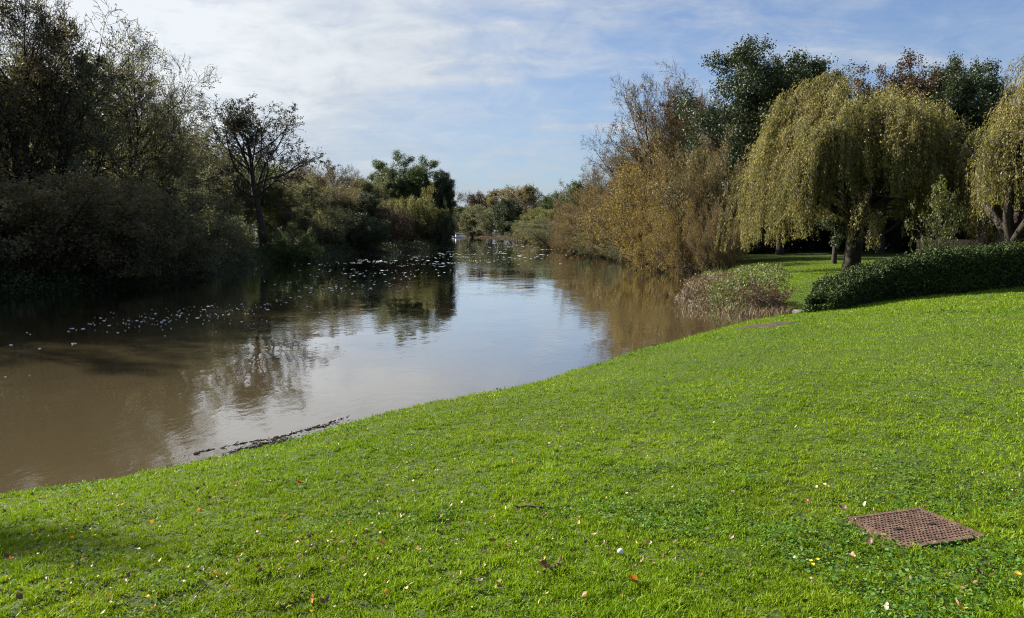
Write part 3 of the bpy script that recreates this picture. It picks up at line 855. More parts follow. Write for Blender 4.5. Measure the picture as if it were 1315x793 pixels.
    print(name, len(crown.v[0]) // 4, 'x', np.percentile(pos[:, 0], [1, 99]), 'y', np.percentile(pos[:, 1], [1, 99]), 'z', pos[:, 2].min(), np.percentile(pos[:, 2], 99.7))
    return e


wx, wy = at_y(1093, 345, 32)[0], 32.0
willow(5, 8.4, 5.0, 2.1, 0.36, 0.06, 12, 4300, 5.6, 'weeping_willow', 'big weeping willow with a full round curtain of yellow green strands over the lawn', (wx, wy, gz(wx, wy)),
       lambda x, y: np.where(x < -2.2, 0.45 + 0.25 * (x + 5.4).clip(0, 9), 2.15 + 0.02 * x), cx=0.2)
wx, wy = at_y(1277, 345, 25)[0], 25.0
willow(8, 10.0, 5.2, 1.2, 0.30, 0.35, 9, 4200, 4.6, 'weeping_willow', 'weeping willow with a forked leaning trunk, cut off by the right edge', (wx, wy, gz(wx, wy)),
       lambda x, y: 1.1 + 0.12 * (x + 2).clip(0, 3), cx=4.9)
# ------------------------------------------------------------------ hedge
def hedge():
    base_px = [(1046, 401), (1070, 399), (1100, 392), (1140, 385), (1190, 380), (1250, 374), (1315, 368), (1420, 362)]
    path = np.array([on_ground(u, v) for u, v in base_px])
    hs = np.array([0.05, 0.34, 0.74, 0.95, 1.08, 1.1, 1.12, 1.12])
    ws = np.array([0.35, 0.6, 1.0, 1.1, 1.2, 1.2, 1.2, 1.2])
    seg = np.concatenate([[0], np.cumsum(np.linalg.norm(np.diff(path[:, :2], axis=0), axis=1))])
    n = 240
    s = np.linspace(0, seg[-1], n)
    cx, cy = np.interp(s, seg, path[:, 0]), np.interp(s, seg, path[:, 1])
    h, w = np.interp(s, seg, hs), np.interp(s, seg, ws)
    tx, ty = np.gradient(cx), np.gradient(cy)
    tl = np.hypot(tx, ty); tx /= tl; ty /= tl
    nx_, ny_ = -ty, tx            # away from the camera
    cz = ground_z(cx + nx_ * w / 2, cy + ny_ * w / 2)
    prof = np.array([(0.02, -0.1), (0.0, 0.25), (0.0, 0.7), (0.08, 0.93), (0.3, 1.0), (0.7, 1.0), (0.92, 0.93), (1.0, 0.7), (1.0, 0.2), (0.98, -0.1)])
    core = NM()  # added solid dark filler, keeps the leaf shell from being see-through
    kk = len(prof)
    shr = 0.09
    pu = 0.5 + (prof[:, 0] - 0.5) * (1 - 2 * shr)
    pv = prof[:, 1] * (1 - shr)
    Vx = cx[:, None] + nx_[:, None] * w[:, None] * pu
    Vy = cy[:, None] + ny_[:, None] * w[:, None] * pu
    Vz = cz[:, None] + h[:, None] * pv
    idx = np.arange(n * kk).reshape(n, kk)
    q = np.stack([idx[:-1, :-1], idx[1:, :-1], idx[1:, 1:], idx[:-1, 1:]], -1).reshape(-1, 4)
    core.add(np.stack([Vx, Vy, Vz], -1), q)
    core.add(np.stack([Vx, Vy, Vz], -1)[0], [list(range(kk))])
    core.add(np.stack([Vx, Vy, Vz], -1)[-1], [list(range(kk))[::-1]])
    rg = np.random.default_rng(3)
    N = 95000
    i = rg.integers(0, n, N)
    pl = np.concatenate([[0], np.cumsum(np.linalg.norm(np.diff(prof, axis=0), axis=1))])
    t = rg.uniform(0, pl[-1], N)
    pu = np.interp(t, pl, prof[:, 0]); pv = np.interp(t, pl, prof[:, 1])
    jit = rg.normal(size=(N, 3)) * 0.035
    lump = 1 + 0.30 * (fbm(s[i] * 1.6, pv * 2.5, 21) - 0.5) + 0.16 * (fbm(s[i] * 5, pv * 6, 22) - 0.5)
    X = cx[i] + nx_[i] * w[i] * (0.5 + (pu - 0.5) * lump)
    Y = cy[i] + ny_[i] * w[i] * (0.5 + (pu - 0.5) * lump)
    Z = cz[i] + h[i] * pv * lump
    pos = np.stack([X, Y, Z], -1) + jit
    # left end cap
    e_ = rg.integers(0, 6000, 5000)
    capu = rg.uniform(0, 1, 5000); capv = rg.uniform(0, 1, 5000)
    cap = np.stack([cx[0] + nx_[0] * w[0] * capu - 0.1, cy[0] + ny_[0] * w[0] * capu, cz[0] + h[0] * capv], -1) + rg.normal(size=(5000, 3)) * 0.06
    pos = np.concatenate([pos, cap])
    fol = NM()
    up = np.array([[0, 0, 0.35]])
    leaves(fol, pos, 0.075, 0.042, rg, axis=up)
    # a few long shoots standing above the clipped top
    k = 900
    i = rg.integers(0, n, k)
    st = np.stack([cx[i] + nx_[i] * w[i] * rg.uniform(0.1, 0.9, k), cy[i] + ny_[i] * w[i] * rg.uniform(0.1, 0.9, k), cz[i] + h[i] * 0.98], -1)
    sh = grow(rg, st, unit(rg.normal(size=(k, 3)) * 0.35 + np.array([[0, 0, 1.0]])), rg.uniform(0.05, 0.24, k), 4, 0.1, np.array([0, 0, 0.0]))
    pi = np.repeat(np.arange(k), 7)
    pp, _, _, _ = interp(sh[pi], rg.random(len(pi)))
    leaves(fol, pp, 0.06, 0.035, rg, axis=up)
    e = empty('hedge', (cx[0], cy[0], cz[0]))
    tag(e, 'long clipped dark evergreen hedge running from the water to the right edge', 'hedge')
    o1 = link('dark_core', core.mesh('hedge_core', True, [M['hedge_core']]), e)
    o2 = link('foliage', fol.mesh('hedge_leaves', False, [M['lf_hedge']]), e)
    for o in (o1, o2): o.location = (-cx[0], -cy[0], -cz[0])
    return np.stack([cx, cy, cz], -1), w, np.stack([nx_, ny_], -1)


HP, HW, HN = hedge()


def in_hedge(x, y):
    d2 = np.full(x.shape, 1e9)
    for i in range(0, len(HP), 6):
        c = HP[i, :2] + HN[i] * HW[i] / 2
        d2 = np.minimum(d2, (x - c[0]) ** 2 + (y - c[1]) ** 2 - (HW[i] * 0.42) ** 2)
    return d2 < 0


# ------------------------------------------------------------------ manhole cover position (needed to keep grass off it)
mh = [on_ground(u, v) for u, v in [(1090, 666), (1177, 656), (1271, 688), (1165, 703)]]
mc = sum(mh) / 4
ax = (mh[1] - mh[0]) + (mh[2] - mh[3]); ax[2] = 0
ay = (mh[3] - mh[0]) + (mh[2] - mh[1]); ay[2] = 0
mw, mhgt = np.linalg.norm(ax) / 2, np.linalg.norm(ay) / 2
print('manhole', mc, mw, mhgt)
u1 = ax / np.linalg.norm(ax)
u2 = np.array([-u1[1], u1[0], 0])
if u2 @ ay < 0: u2 = -u2
MW, MH = 0.511, 0.441
mc = np.array([2.180, 4.076, mc[2] + 0.003])
u1 = np.array([math.cos(-1.2607 + math.pi / 2), math.sin(-1.2607 + math.pi / 2), 0]); u2 = np.array([-u1[1], u1[0], 0])


def in_manhole(x, y, g=0.0):
    a_ = (x - mc[0]) * u1[0] + (y - mc[1]) * u1[1]
    b_ = (x - mc[0]) * u2[0] + (y - mc[1]) * u2[1]
    return (np.abs(a_) < MW / 2 + g) & (np.abs(b_) < MH / 2 + g)


soil_c = on_ground(985, 418)


def soil_d(x, y):
    return np.hypot((x - soil_c[0]) / 1.0, (y - soil_c[1]) / 0.75) + 0.5 * (fbm(x * 3, y * 3, 77) - 0.5)


# ------------------------------------------------------------------ grass
def grass():
    rg = np.random.default_rng(12)
    nm = NM()

    def pts(N, r0, r1, th=1.05):
        r = np.exp(rg.uniform(math.log(r0), math.log(r1), N))
        t = rg.uniform(-th, th, N)
        x, y = r * np.sin(t), r * np.cos(t)
        sd, rb = river_sd(x, y)
        ok = lawn_mask(x, y, sd, rb) & ~(in_manhole(x, y, -0.09) | (in_manhole(x, y, 0.0) & (x > mc[0]))) & ~in_hedge(x, y) & (soil_d(x, y) > 0.42 + 0.3 * rg.random(N))
        # thin worn spots
        ok &= (fbm(x * 2.3, y * 2.3, 55) > 0.20) | (rg.random(N) < 0.35)
        ok &= (fbm(x * 16, y * 16, 57, 2) > 0.32) | (rg.random(N) < 0.12) | (np.hypot(x, y) > 12)
        x, y, sd, r = x[ok], y[ok], sd[ok], r[ok]
        return x, y, ground_z(x, y, sd), r, sd

    for (N, r0, r1, nb, two) in [(130000, 2.6, 11.5, 9, True), (470000, 7.2, 46.0, 3, False)]:
        X, Y, Z, Rr, S = pts(N, r0, r1)
        blend = np.clip((Rr + 1.2 * (fbm(X * 0.7, Y * 0.7, 19) - 0.5) - 7.4) / 3.8, 0, 1)
        kp = rg.random(len(X)) < (1 - blend if two else blend)
        X, Y, Z, Rr, S = X[kp], Y[kp], Z[kp], Rr[kp], S[kp]
        k_ = np.repeat(np.arange(len(X)), nb)
        n = len(k_)
        r = Rr[k_]
        g = np.clip(r / 6, 1, 5)
        off = rg.normal(size=(n, 2)) * (0.010 * g)[:, None]
        x, y, z, sd = X[k_] + off[:, 0], Y[k_] + off[:, 1], Z[k_], S[k_]
        okk = ~in_manhole(x, y, 0.0) | (in_manhole(x, y, 0.0) & ~in_manhole(x, y, -0.01) ) | (~in_manhole(x, y, -0.085) & (x < mc[0] - 0.02) & (fbm(x * 7, y * 7, 66) > 0.52))
        tall = (0.35 + 0.9 * rg.random(len(X)))[k_]
        hn = fbm(X * 2.1, Y * 2.1, 5)[k_] * 0.5 + fbm(X * 11, Y * 11, 6)[k_] * 0.5
        h = (0.012 + 0.043 * hn ** 1.6) * tall * rg.uniform(0.6, 1.3, n)
        h = h * np.where(sd < 0.5, 1.25, 1.0) * np.clip(r / 14, 1, 1.5)
        w = 0.0024 * g * rg.uniform(0.6, 1.5, n)
        az = rg.uniform(0, 2 * np.pi, n)
        wd = np.stack([np.cos(az), np.sin(az), np.zeros(n)], -1) * w[:, None]
        od = off / (0.012 * g)[:, None] + rg.normal(size=(n, 2)) * 0.6
        ln = np.concatenate([od, np.zeros((n, 1))], 1) * (h * rg.uniform(0.2, 0.8, n))[:, None]
        b0 = np.stack([x, y, z - 0.006], -1)
        up = np.array([[0, 0, 1.0]]) * h[:, None]
        tuft = np.clip(rg.random(len(X)) + 1.3 * (fbm(X * 0.8, Y * 0.8, 81, 4) - 0.5), 0, 1)[k_]
        rn = np.clip(0.35 * fbm(X * 3, Y * 3, 8)[k_] + 0.35 * tuft + 0.38 * rg.random(n) + 0.3 * (rg.random(n) > 0.975) - 0.05, 0, 1)
        b0, wd, up, ln, rn, n = b0[okk], wd[okk], up[okk], ln[okk], rn[okk], int(okk.sum())
        if two:
            mid = b0 + up * 0.62 + ln * 0.35
            v = np.stack([b0 - wd, b0 + wd, mid + wd * 0.8, mid - wd * 0.8, b0 + up + ln], 1).reshape(-1, 3)
            k = np.arange(n)[:, None] * 5
            nm.add(v, k + np.array([[0, 1, 2, 3]]), rn)
            nm.off -= len(v); nm.v.pop()
            nm.add(v, k + np.array([[3, 2, 4]]), rn)
        else:
            v = np.stack([b0 - wd, b0 + wd, b0 + up + ln], 1).reshape(-1, 3)
            nm.add(v, np.arange(n * 3).reshape(n, 3), rn)
    o = link('grass', nm.mesh('grass_blades', False, [M['grass']]))
    tag(o, 'short bright green grass of the sunlit riverside lawn', 'grass', kind='stuff')
    # clover and daisy leaves in patches
    nm = NM()
    N = 150000
    r = np.exp(rg.uniform(math.log(2.6), math.log(20), N)); t = rg.uniform(-0.78, 0.78, N)
    x, y = r * np.sin(t), r * np.cos(t)
    c0 = on_ground(1010, 690); c1 = on_ground(1240, 630); c2 = on_ground(1190, 740)
    nz = fbm(x * 1.1, y * 1.1, 91)
    for c, rr in ((c0, 0.75), (c1, 0.5), (c2, 0.5)):
        nz = nz + 0.30 * np.exp(-((x - c[0]) ** 2 + (y - c[1]) ** 2) / rr ** 2)
    sd, rb = river_sd(x, y)
    ok = lawn_mask(x, y, sd, rb) & ~in_manhole(x, y, 0.01) & ~in_hedge(x, y) & (nz > 0.64 + 0.1 * rg.random(N))
    x, y, sd, r = x[ok], y[ok], sd[ok], r[ok]
    z = ground_z(x, y, sd) + rg.uniform(0.012, 0.045, len(x))
    g = np.clip(r / 7, 1, 3)
    p_ = np.stack([x, y, z], -1)
    d = rg.normal(size=p_.shape); d[:, 2] = rg.normal(size=len(x)) * 0.3 + 0.15; d = unit(d)
    s = unit(np.cross(d, np.array([[0, 0, 1.0]]) + rg.normal(size=p_.shape) * 0.35))
    L = (0.014 * g * rg.uniform(0.7, 1.5, len(x)))[:, None]
    W = L * 0.8
    v = np.stack([p_, p_ + d * L * 0.4 + s * W * 0.5, p_ + d * L * 0.85 + s * W * 0.4, p_ + d * L, p_ + d * L * 0.85 - s * W * 0.4, p_ + d * L * 0.4 - s * W * 0.5], 1)
    nm.add(v.reshape(-1, 3), np.arange(len(x) * 6).reshape(-1, 6), rg.random(len(x)))
    o = link('clover', nm.mesh('clover_leaves', False, [M['clover']]))
    tag(o, 'darker clover and daisy leaves growing in patches in the lawn', 'clover', kind='stuff')


grass()

# ------------------------------------------------------------------ helpers for small solids
def box(nm, c, s, mi=0, rz=0.0):
    c = np.array(c, float); s = np.array(s, float) / 2
    v = np.array([(-1, -1, -1), (1, -1, -1), (1, 1, -1), (-1, 1, -1), (-1, -1, 1), (1, -1, 1), (1, 1, 1), (-1, 1, 1)], float) * s
    if rz:
        cr, sr = math.cos(rz), math.sin(rz)
        v = np.stack([v[:, 0] * cr - v[:, 1] * sr, v[:, 0] * sr + v[:, 1] * cr, v[:, 2]], -1)
    nm.add(v + c, [[0, 3, 2, 1], [4, 5, 6, 7], [0, 1, 5, 4], [1, 2, 6, 5], [2, 3, 7, 6], [3, 0, 4, 7]], mi=mi)


# ------------------------------------------------------------------ manhole cover
M['iron'] = solid('rusted_iron', [(0.3, (0.06, 0.034, 0.025)), (0.5, (0.105, 0.063, 0.047)), (0.72, (0.165, 0.115, 0.08))], 14, 0.85, 0.7, 90, spec=0.25)
M['pit'] = solid('iron_pit', [(0.3, (0.006, 0.004, 0.003)), (0.7, (0.015, 0.010, 0.007))], 30, 1.0)


def manhole():
    e = empty('manhole_cover', (mc[0], mc[1], mc[2] + 0.012), math.atan2(u1[1], u1[0]))
    # tilt with the ground
    tag(e, 'rusty brown rectangular manhole cover with rows of dark holes set in the lawn', 'manhole cover')
    nxn, nyn = 20, 14
    m_ = 0.028
    W_, H_ = MW - 2 * m_, MH - 2 * m_
    nm = NM()
    cw, ch = W_ / nxn, H_ / nyn
    k = 8
    ang = np.arange(k) / k * 2 * np.pi + np.pi / k
    for i in range(nxn):
        for j in range(nyn):
            x0, y0 = -W_ / 2 + i * cw, -H_ / 2 + j * ch
            cx, cy = x0 + cw / 2, y0 + ch / 2
            horiz = (i + j) % 2 == 0
            rx_, ry_ = (cw * 0.44, ch * 0.34) if horiz else (cw * 0.36, ch * 0.43)
            inner = [(cx + rx_ * math.cos(a_), cy + ry_ * math.sin(a_)) for a_ in ang]
            outer = []
            for a_ in ang:
                c_, s_ = math.cos(a_), math.sin(a_)
                q = max(abs(c_), abs(s_))
                outer.append((cx + c_ / q * cw / 2, cy + s_ / q * ch / 2))
            corners = []
            v = [(x, y, 0) for x, y in outer] + [(x, y, 0) for x, y in inner] + [(cx + (x - cx) * 0.85, cy + (y - cy) * 0.85, -0.012) for x, y in inner]
            v += [(x0, y0, 0), (x0 + cw, y0, 0), (x0 + cw, y0 + ch, 0), (x0, y0 + ch, 0)]
            f4 = []
            for t in range(k):
                t2 = (t + 1) % k
                f4.append([t, t2, k + t2, k + t])
                f4.append([k + t, k + t2, 2 * k + t2, 2 * k + t])
            nm.add(v, f4)
            nm.off -= len(v); nm.v.pop()
            # corner triangles: outer points around each corner
            tri = []
            for cn, (aa, bb) in zip(range(4), [(4, 5), (6, 7), (0, 1), (2, 3)]):
                tri.append([3 * k + cn, bb, aa])
            nm.add(v, tri)
            nm.off -= len(v); nm.v.pop()
            nm.add(v, [[2 * k + t for t in range(k)]], mi=1)
    o = link('cover_plate', nm.mesh('cover_plate', False, [M['iron'], M['pit']]), e)
    nm = NM()
    t = m_ - 0.004
    for sx in (-1, 1):
        box(nm, (sx * (MW / 2 - t / 2), 0, -0.042), (t, MH, 0.09))
    for sy in (-1, 1):
        box(nm, (0, sy * (MH / 2 - t / 2), -0.043), (MW - 2 * t, t, 0.09))
    link('frame', nm.mesh('cover_frame', False, [M['iron']]), e)
    for sx in (-1, 1):
        nm = NM()
        box(nm, (sx * MW * 0.22, 0, 0.001), (0.05, 0.022, 0.004))
        link('keyhole', nm.mesh('keyhole', False, [M['pit']]), e)


manhole()

# ------------------------------------------------------------------ bare soil patch
nm = NM()
M['soil'] = solid('bare_soil', [(0.3, (0.025, 0.018, 0.013)), (0.7, (0.065, 0.045, 0.034))], 5, 0.95, 1.0, 14)
ng = 60
U, W2 = np.meshgrid(np.linspace(-1.9, 1.9, ng), np.linspace(-1.4, 1.4, ng))
X, Y = soil_c[0] + U, soil_c[1] + W2
D = soil_d(X, Y)
Z = ground_z(X, Y) + 0.012 + np.where(D < 0.75, 0.02 * fbm(X * 6, Y * 6, 4), 0) - np.clip(D - 0.55, 0, 1) * 0.3
idx = np.arange(ng * ng).reshape(ng, ng)
q = np.stack([idx[:-1, :-1], idx[:-1, 1:], idx[1:, 1:], idx[1:, :-1]], -1).reshape(-1, 4)
keep = (D.reshape(-1)[q] < 0.95).all(1)
nm.add(np.stack([X, Y, Z], -1), q[keep])
tag(link('bare_ground', nm.mesh('bare_ground', True, [M['soil']])), kind='structure')


# ------------------------------------------------------------------ reeds, nettles and bramble on the spit
def blades(nm, base, h, w, rg, lean=0.35):
    n = len(base)
    az = rg.uniform(0, 6.283, n)
    wd = np.stack([np.cos(az), np.sin(az), np.zeros(n)], -1) * (w * rg.uniform(0.6, 1.3, n))[:, None]
    l = rg.normal(size=(n, 3)); l[:, 2] = 0
    l = unit(l) * (h * lean * rg.uniform(0.1, 1.3, n))[:, None]
    up = np.array([[0, 0, 1.0]]) * h[:, None]
    m1 = base + up * 0.6 + l * 0.3
    v = np.stack([base - wd, base + wd, m1 + wd * 0.8, m1 - wd * 0.8, base + up * 0.97 + l], 1).reshape(-1, 3)
    k = np.arange(n)[:, None] * 5
    rn = rg.random(n)
    nm.add(v, k + np.array([[0, 1, 2, 3]]), rn)
    nm.off -= len(v); nm.v.pop()
    nm.add(v, k + np.array([[3, 2, 4]]), rn)


def pix_poly(poly, n, rg):
    """random ground points inside an outline given as points of the ground plane"""
    P = np.array([at_z(u, v, 0.15)[:2] for u, v in poly])
    lo, hi = P.min(0), P.max(0)
    out = []
    tot = 0
    while tot < n:
        q = rg.uniform(lo, hi, (n * 4, 2))
        ins = np.zeros(len(q), bool)
        for i in range(len(P)):
            a, b = P[i], P[(i + 1) % len(P)]
            c = ((a[1] > q[:, 1]) != (b[1] > q[:, 1]))
            xx = (b[0] - a[0]) * (q[:, 1] - a[1]) / (b[1] - a[1] + 1e-12) + a[0]
            ins ^= c & (q[:, 0] < xx)
        out.append(q[ins]); tot += ins.sum()
    q = np.concatenate(out)[:n]
    return np.stack([q[:, 0], q[:, 1], np.maximum(ground_z(q[:, 0], q[:, 1]), -0.1) - 0.03], -1)


rg = np.random.default_rng(44)
nm = NM()
b = pix_poly([(866, 388), (905, 393), (945, 398), (955, 385), (935, 366), (905, 358), (880, 366)], 2600, rg)
blades(nm, b, (0.06 + 0.62 * fbm(b[:, 0] * 1.6, b[:, 1] * 1.6, 31, 2) ** 1.5) * rg.uniform(0.4, 1.2, len(b)), 0.011, rg, 0.6)
pi = np.repeat(np.arange(len(b)), 1)
leaves(nm, b[pi] + np.stack([rg.normal(size=len(pi)) * 0.12, rg.normal(size=len(pi)) * 0.12, rg.uniform(0.05, 0.45, len(pi))], -1), 0.09, 0.03, rg)
b2 = pix_poly([(945, 400), (1010, 404), (1012, 396), (950, 392)], 900, rg)
blades(nm, b2, rg.uniform(0.15, 0.45, len(b2)), 0.010, rg, 0.8)
tag(link('reeds', nm.mesh('reed_blades', False, [M['lf_reed']])), 'dry pinkish brown reeds on the spit at the water edge', 'reeds', kind='stuff')

nm = NM()
b = pix_poly([(915, 388), (955, 397), (985, 392), (1010, 372), (1000, 358), (955, 352), (905, 362)], 1500, rg)
b[:, 2] += 0
hh = (0.05 + 0.38 * fbm(b[:, 0] * 1.4, b[:, 1] * 1.4, 35, 2)) * rg.uniform(0.5, 1.1, len(b))
blades(nm, b, hh, 0.014, rg, 0.3)
pi = np.repeat(np.arange(len(b)), 16)
pos = b[pi] + np.stack([rg.normal(size=len(pi)) * 0.09, rg.normal(size=len(pi)) * 0.09, rg.uniform(0.15, 1, len(pi)) * hh[pi]], -1)
leaves(nm, pos, 0.10, 0.05, rg, axis=np.array([[0, 0, 0.1]]), flat=0.5)
tag(link('nettles', nm.mesh('nettle_leaves', False, [M['lf_nettle']])), 'bright green nettles and long grass behind the reeds', 'nettles', kind='stuff')

pb = on_ground(985, 397)
br, cr, top, rx = TPL['bush0']
e = empty('bramble_bush', (pb[0], pb[1] + 0.4, pb[2]), 1.0)
e.scale = (1.05 / rx, 1.0 / rx, 1.2 / top)
tag(e, 'low reddish brown bush on the bank between nettles and hedge', 'bush')
# its own finer leaf and twig
TPL['bramble'] = gen_tree(seed=120, H=1.2, trunk_r=0.012, stems=26, stem_len=0.95, stem_ang=42, stem_wander=0.10, stem_up=0.02, base_spread=0.3,
                          lv=[C(per=7, t0=0.1, t1=1, ang=40, ratio=0.4, K=5, wander=0.16, up=0.02),
                              C(per=5, t0=0.15, t1=1, ang=40, ratio=0.55, K=4, wander=0.18, up=0.02)],
                          leaf_n=8, leaf=(0.05, 0.03), jitter=0.03, minr=0.003)
br, cr, top, rx = TPL['bramble']
e.scale = (0.8 / rx, 0.8 / rx, 0.85 / top)
link('stems', br, e, M['bark'])
link('crown', cr, e, M['lf_bramble'])

# undergrowth along both wooded banks, down to the water
def undergrowth(side, name, label, mat, u_rng, n, hmax):
    rg = np.random.default_rng(len(name) + n)
    seg = np.array([p[:2] for p in side])
    pos = []
    for i in range(len(seg) - 1):
        a, b_ = seg[i], seg[i + 1]
        L = np.linalg.norm(b_ - a)
        mid = (a + b_) / 2
        k = int(n * L / max(mid[1], 18) ** 1.3)
        t = rg.random(k)
        p = a + (b_ - a) * t[:, None]
        nrm = np.array([-(b_ - a)[1], (b_ - a)[0]]) / L
        s_, _ = river_sd(np.array([mid[0] + nrm[0] * 0.3]), np.array([mid[1] + nrm[1] * 0.3]))
        if s_[0] < 0: nrm = -nrm
        off = rg.uniform(-0.45, 2.0, k)
        p = p + nrm * off[:, None]
        hz = hmax * (0.25 + 0.75 * fbm(p[:, 0] * 0.9, p[:, 1] * 0.9, 61)) * rg.random(k) ** 0.8
        z = np.maximum(ground_z(p[:, 0], p[:, 1]), 0.0) + hz * (0.35 + 0.65 * np.clip(off + 0.6, 0, 1)) 
        pos.append(np.concatenate([np.concatenate([p, z[:, None]], 1), np.full((k, 1), mid[1])], 1))
    pos = np.concatenate(pos)
    nm = NM()
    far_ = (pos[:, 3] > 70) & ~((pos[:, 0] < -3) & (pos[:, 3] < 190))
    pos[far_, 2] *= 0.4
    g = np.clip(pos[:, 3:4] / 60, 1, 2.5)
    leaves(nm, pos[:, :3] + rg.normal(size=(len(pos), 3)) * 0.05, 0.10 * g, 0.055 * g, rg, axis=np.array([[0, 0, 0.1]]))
    tag(link(name, nm.mesh(name, False, [mat])), label, name.replace('_', ' '), kind='stuff')


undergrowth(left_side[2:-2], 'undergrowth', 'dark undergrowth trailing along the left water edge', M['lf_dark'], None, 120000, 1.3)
undergrowth(right_side[35:-2], 'undergrowth', 'brown undergrowth trailing along the right water edge', M['lf_maroon'], None, 90000, 1.1)

# ------------------------------------------------------------------ foamy flecks on the water, the far ones painting ripple glints
M['foam_and_glint'] = solid('foam_and_glint', [(0.3, (0.36, 0.38, 0.40)), (0.7, (0.6, 0.62, 0.64))], 20, 0.6)
nm = NM()
rg = np.random.default_rng(77)


def fleck(x, y, w, d):
    k = 7
    a_ = np.arange(k) / k * 2 * np.pi
    r_ = rg.uniform(0.6, 1.2, k)
    xy = np.stack([x + np.cos(a_) * r_ * w / 2, y + np.sin(a_) * r_ * d / 2], -1)
    v = np.concatenate([np.concatenate([xy, np.full((k, 1), 0.003)], 1), np.concatenate([(xy - [x, y]) * 0.7 + [x, y], np.full((k, 1), 0.012)], 1)])
    nm.add(v, [[k + t for t in range(k)]])
    nm.off -= len(v); nm.v.pop()
    nm.add(v, [[t, (t + 1) % k, k + (t + 1) % k, k + t] for t in range(k)])


def band(pts, n, spread, size, asp=(0.5, 1.4)):
    P = np.array([at_z(u, v)[:2] for u, v in pts])
    sg = np.concatenate([[0], np.cumsum(np.linalg.norm(np.diff(P, axis=0), axis=1))])
    for _ in range(n):
        s = rg.uniform(0, sg[-1])
        x = np.interp(s, sg, P[:, 0]) + rg.normal() * spread
        y = np.interp(s, sg, P[:, 1]) + rg.normal() * spread
        s_, _r = river_sd(np.array([x]), np.array([y]))
        if s_[0] > -0.6: continue
        if fbm(np.array([x * 0.6]), np.array([y * 0.35]), 14)[0] < 0.42 + 0.15 * rg.random(): continue
        w = size * rg.lognormal(0, 0.55)
        fleck(x, y, w, w * rg.uniform(*asp))


band([(-60, 432), (40, 428), (130, 420), (230, 405), (330, 388), (420, 375), (490, 368)], 210, 0.9, 0.034)
band([(90, 425), (230, 408), (350, 392)], 150, 1.4, 0.032)
band([(400, 372), (460, 358), (500, 345), (520, 335)], 300, 2.0, 0.08)
band([(480, 340), (500, 334)], 110, 2.2, 0.14)
band([(600, 342), (650, 328), (700, 314)], 700, 4.5, 0.15, (0.3, 0.8))  # glitter of distant wavelets, painted as pale flecks
band([(585, 330), (620, 318), (640, 311)], 380, 4, 0.17, (0.3, 0.8))  # more painted wave glitter towards the bend
for u, v, w in [(14, 443, 0.10), (95, 441, 0.13), (38, 482, 0.035), (7, 484, 0.04)]:
    p_ = at_z(u, v); fleck(p_[0], p_[1], w, w * 0.6)
tag(link('foam_and_glint', nm.mesh('foam_glint_flecks', False, [M['foam_and_glint']])), 'white foamy flecks drifting on the brown river, the far ones painted as ripple glints', 'foam_and_glint', kind='stuff')

# ------------------------------------------------------------------ dark flood debris at the water edge
M['debris'] = solid('wet_debris', [(0.3, (0.015, 0.011, 0.008)), (0.7, (0.085, 0.06, 0.04))], 30, 0.6)
nm = NM()


def sticks(px, n, spread, L, r, zr=(0.0, 0.02)):
    px = [(u - 4, v - 8) for u, v in px]
    P = np.array([at_z(u, v)[:2] for u, v in px])
    sg = np.concatenate([[0], np.cumsum(np.linalg.norm(np.diff(P, axis=0), axis=1))])
    s = rg.uniform(0, sg[-1], n)
    x = np.interp(s, sg, P[:, 0]); y = np.interp(s, sg, P[:, 1])
    tx = np.interp(s + 0.05, sg, P[:, 0]) - x; ty = np.interp(s + 0.05, sg, P[:, 1]) - y
    a_ = np.arctan2(ty, tx) + rg.normal(size=n) * 0.5
    x += rg.normal(size=n) * spread; y += rg.normal(size=n) * spread
    Ls = L * rg.uniform(0.3, 1.4, n)
    st = np.stack([x, y, rg.uniform(*zr, n)], -1)
    g = grow(rg, st, np.stack([np.cos(a_), np.sin(a_), rg.normal(size=n) * 0.06], -1), Ls, 5, 0.15, np.array([0, 0, 0.0]))
    g[:, :, 2] = np.maximum(g[:, :, 2], 0.001)
    tubes(nm, g, np.full((n, 5), 1) * (r * rg.uniform(0.5, 1.5, n))[:, None], 4)


sticks([(200, 613), (230, 607), (290, 594), (350, 581), (385, 571)], 150, 0.025, 0.07, 0.0016, (0.0, 0.003))
sticks([(300, 590), (330, 582), (372, 573)], 260, 0.045, 0.08, 0.0022, (0.0, 0.010))
sticks([(225, 597), (300, 580), (370, 567), (430, 550), (455, 541)], 110, 0.015, 0.05, 0.004, (0.0, 0.006))
sticks([(330, 578), (400, 560), (445, 548)], 60, 0.03, 0.05, 0.004, (0.0, 0.006))
tag(link('debris', nm.mesh('debris', False, [M['debris']])), 'dark line of wet twigs and flood debris where the lawn meets the river', 'debris', kind='stuff')

# pale twig at the tip of the reeds
p0 = at_z(868, 386); 
nm = NM()
M['dry_wood'] = solid('dry_wood', [(0.3, (0.3, 0.25, 0.19)), (0.7, (0.5, 0.44, 0.36))], 20, 0.8)
tp = np.array([[[0, 0, 0.03], [0.25, 0.02, 0.08], [0.5, -0.02, 0.06], [0.75, 0, 0.1]], [[0.2, 0, 0.06], [0.35, -0.12, 0.03], [0.5, -0.25, 0.02], [0.6, -0.35, 0.0]]])
tubes(nm, tp, np.full((2, 4), 0.012), 5)
o = link('branch', nm.mesh('dead_branch', True, [M['dry_wood']]))
o.location = (p0[0] - 0.1, p0[1] - 0.1, 0)
tag(o, 'pale dead branch lying in the water at the tip of the reeds', 'branch')

# stone slab at the foot of the hedge
M['stone'] = solid('stone', [(0.3, (0.05, 0.05, 0.045)), (0.7, (0.13, 0.125, 0.115))], 6, 0.9, 0.5)
import bmesh


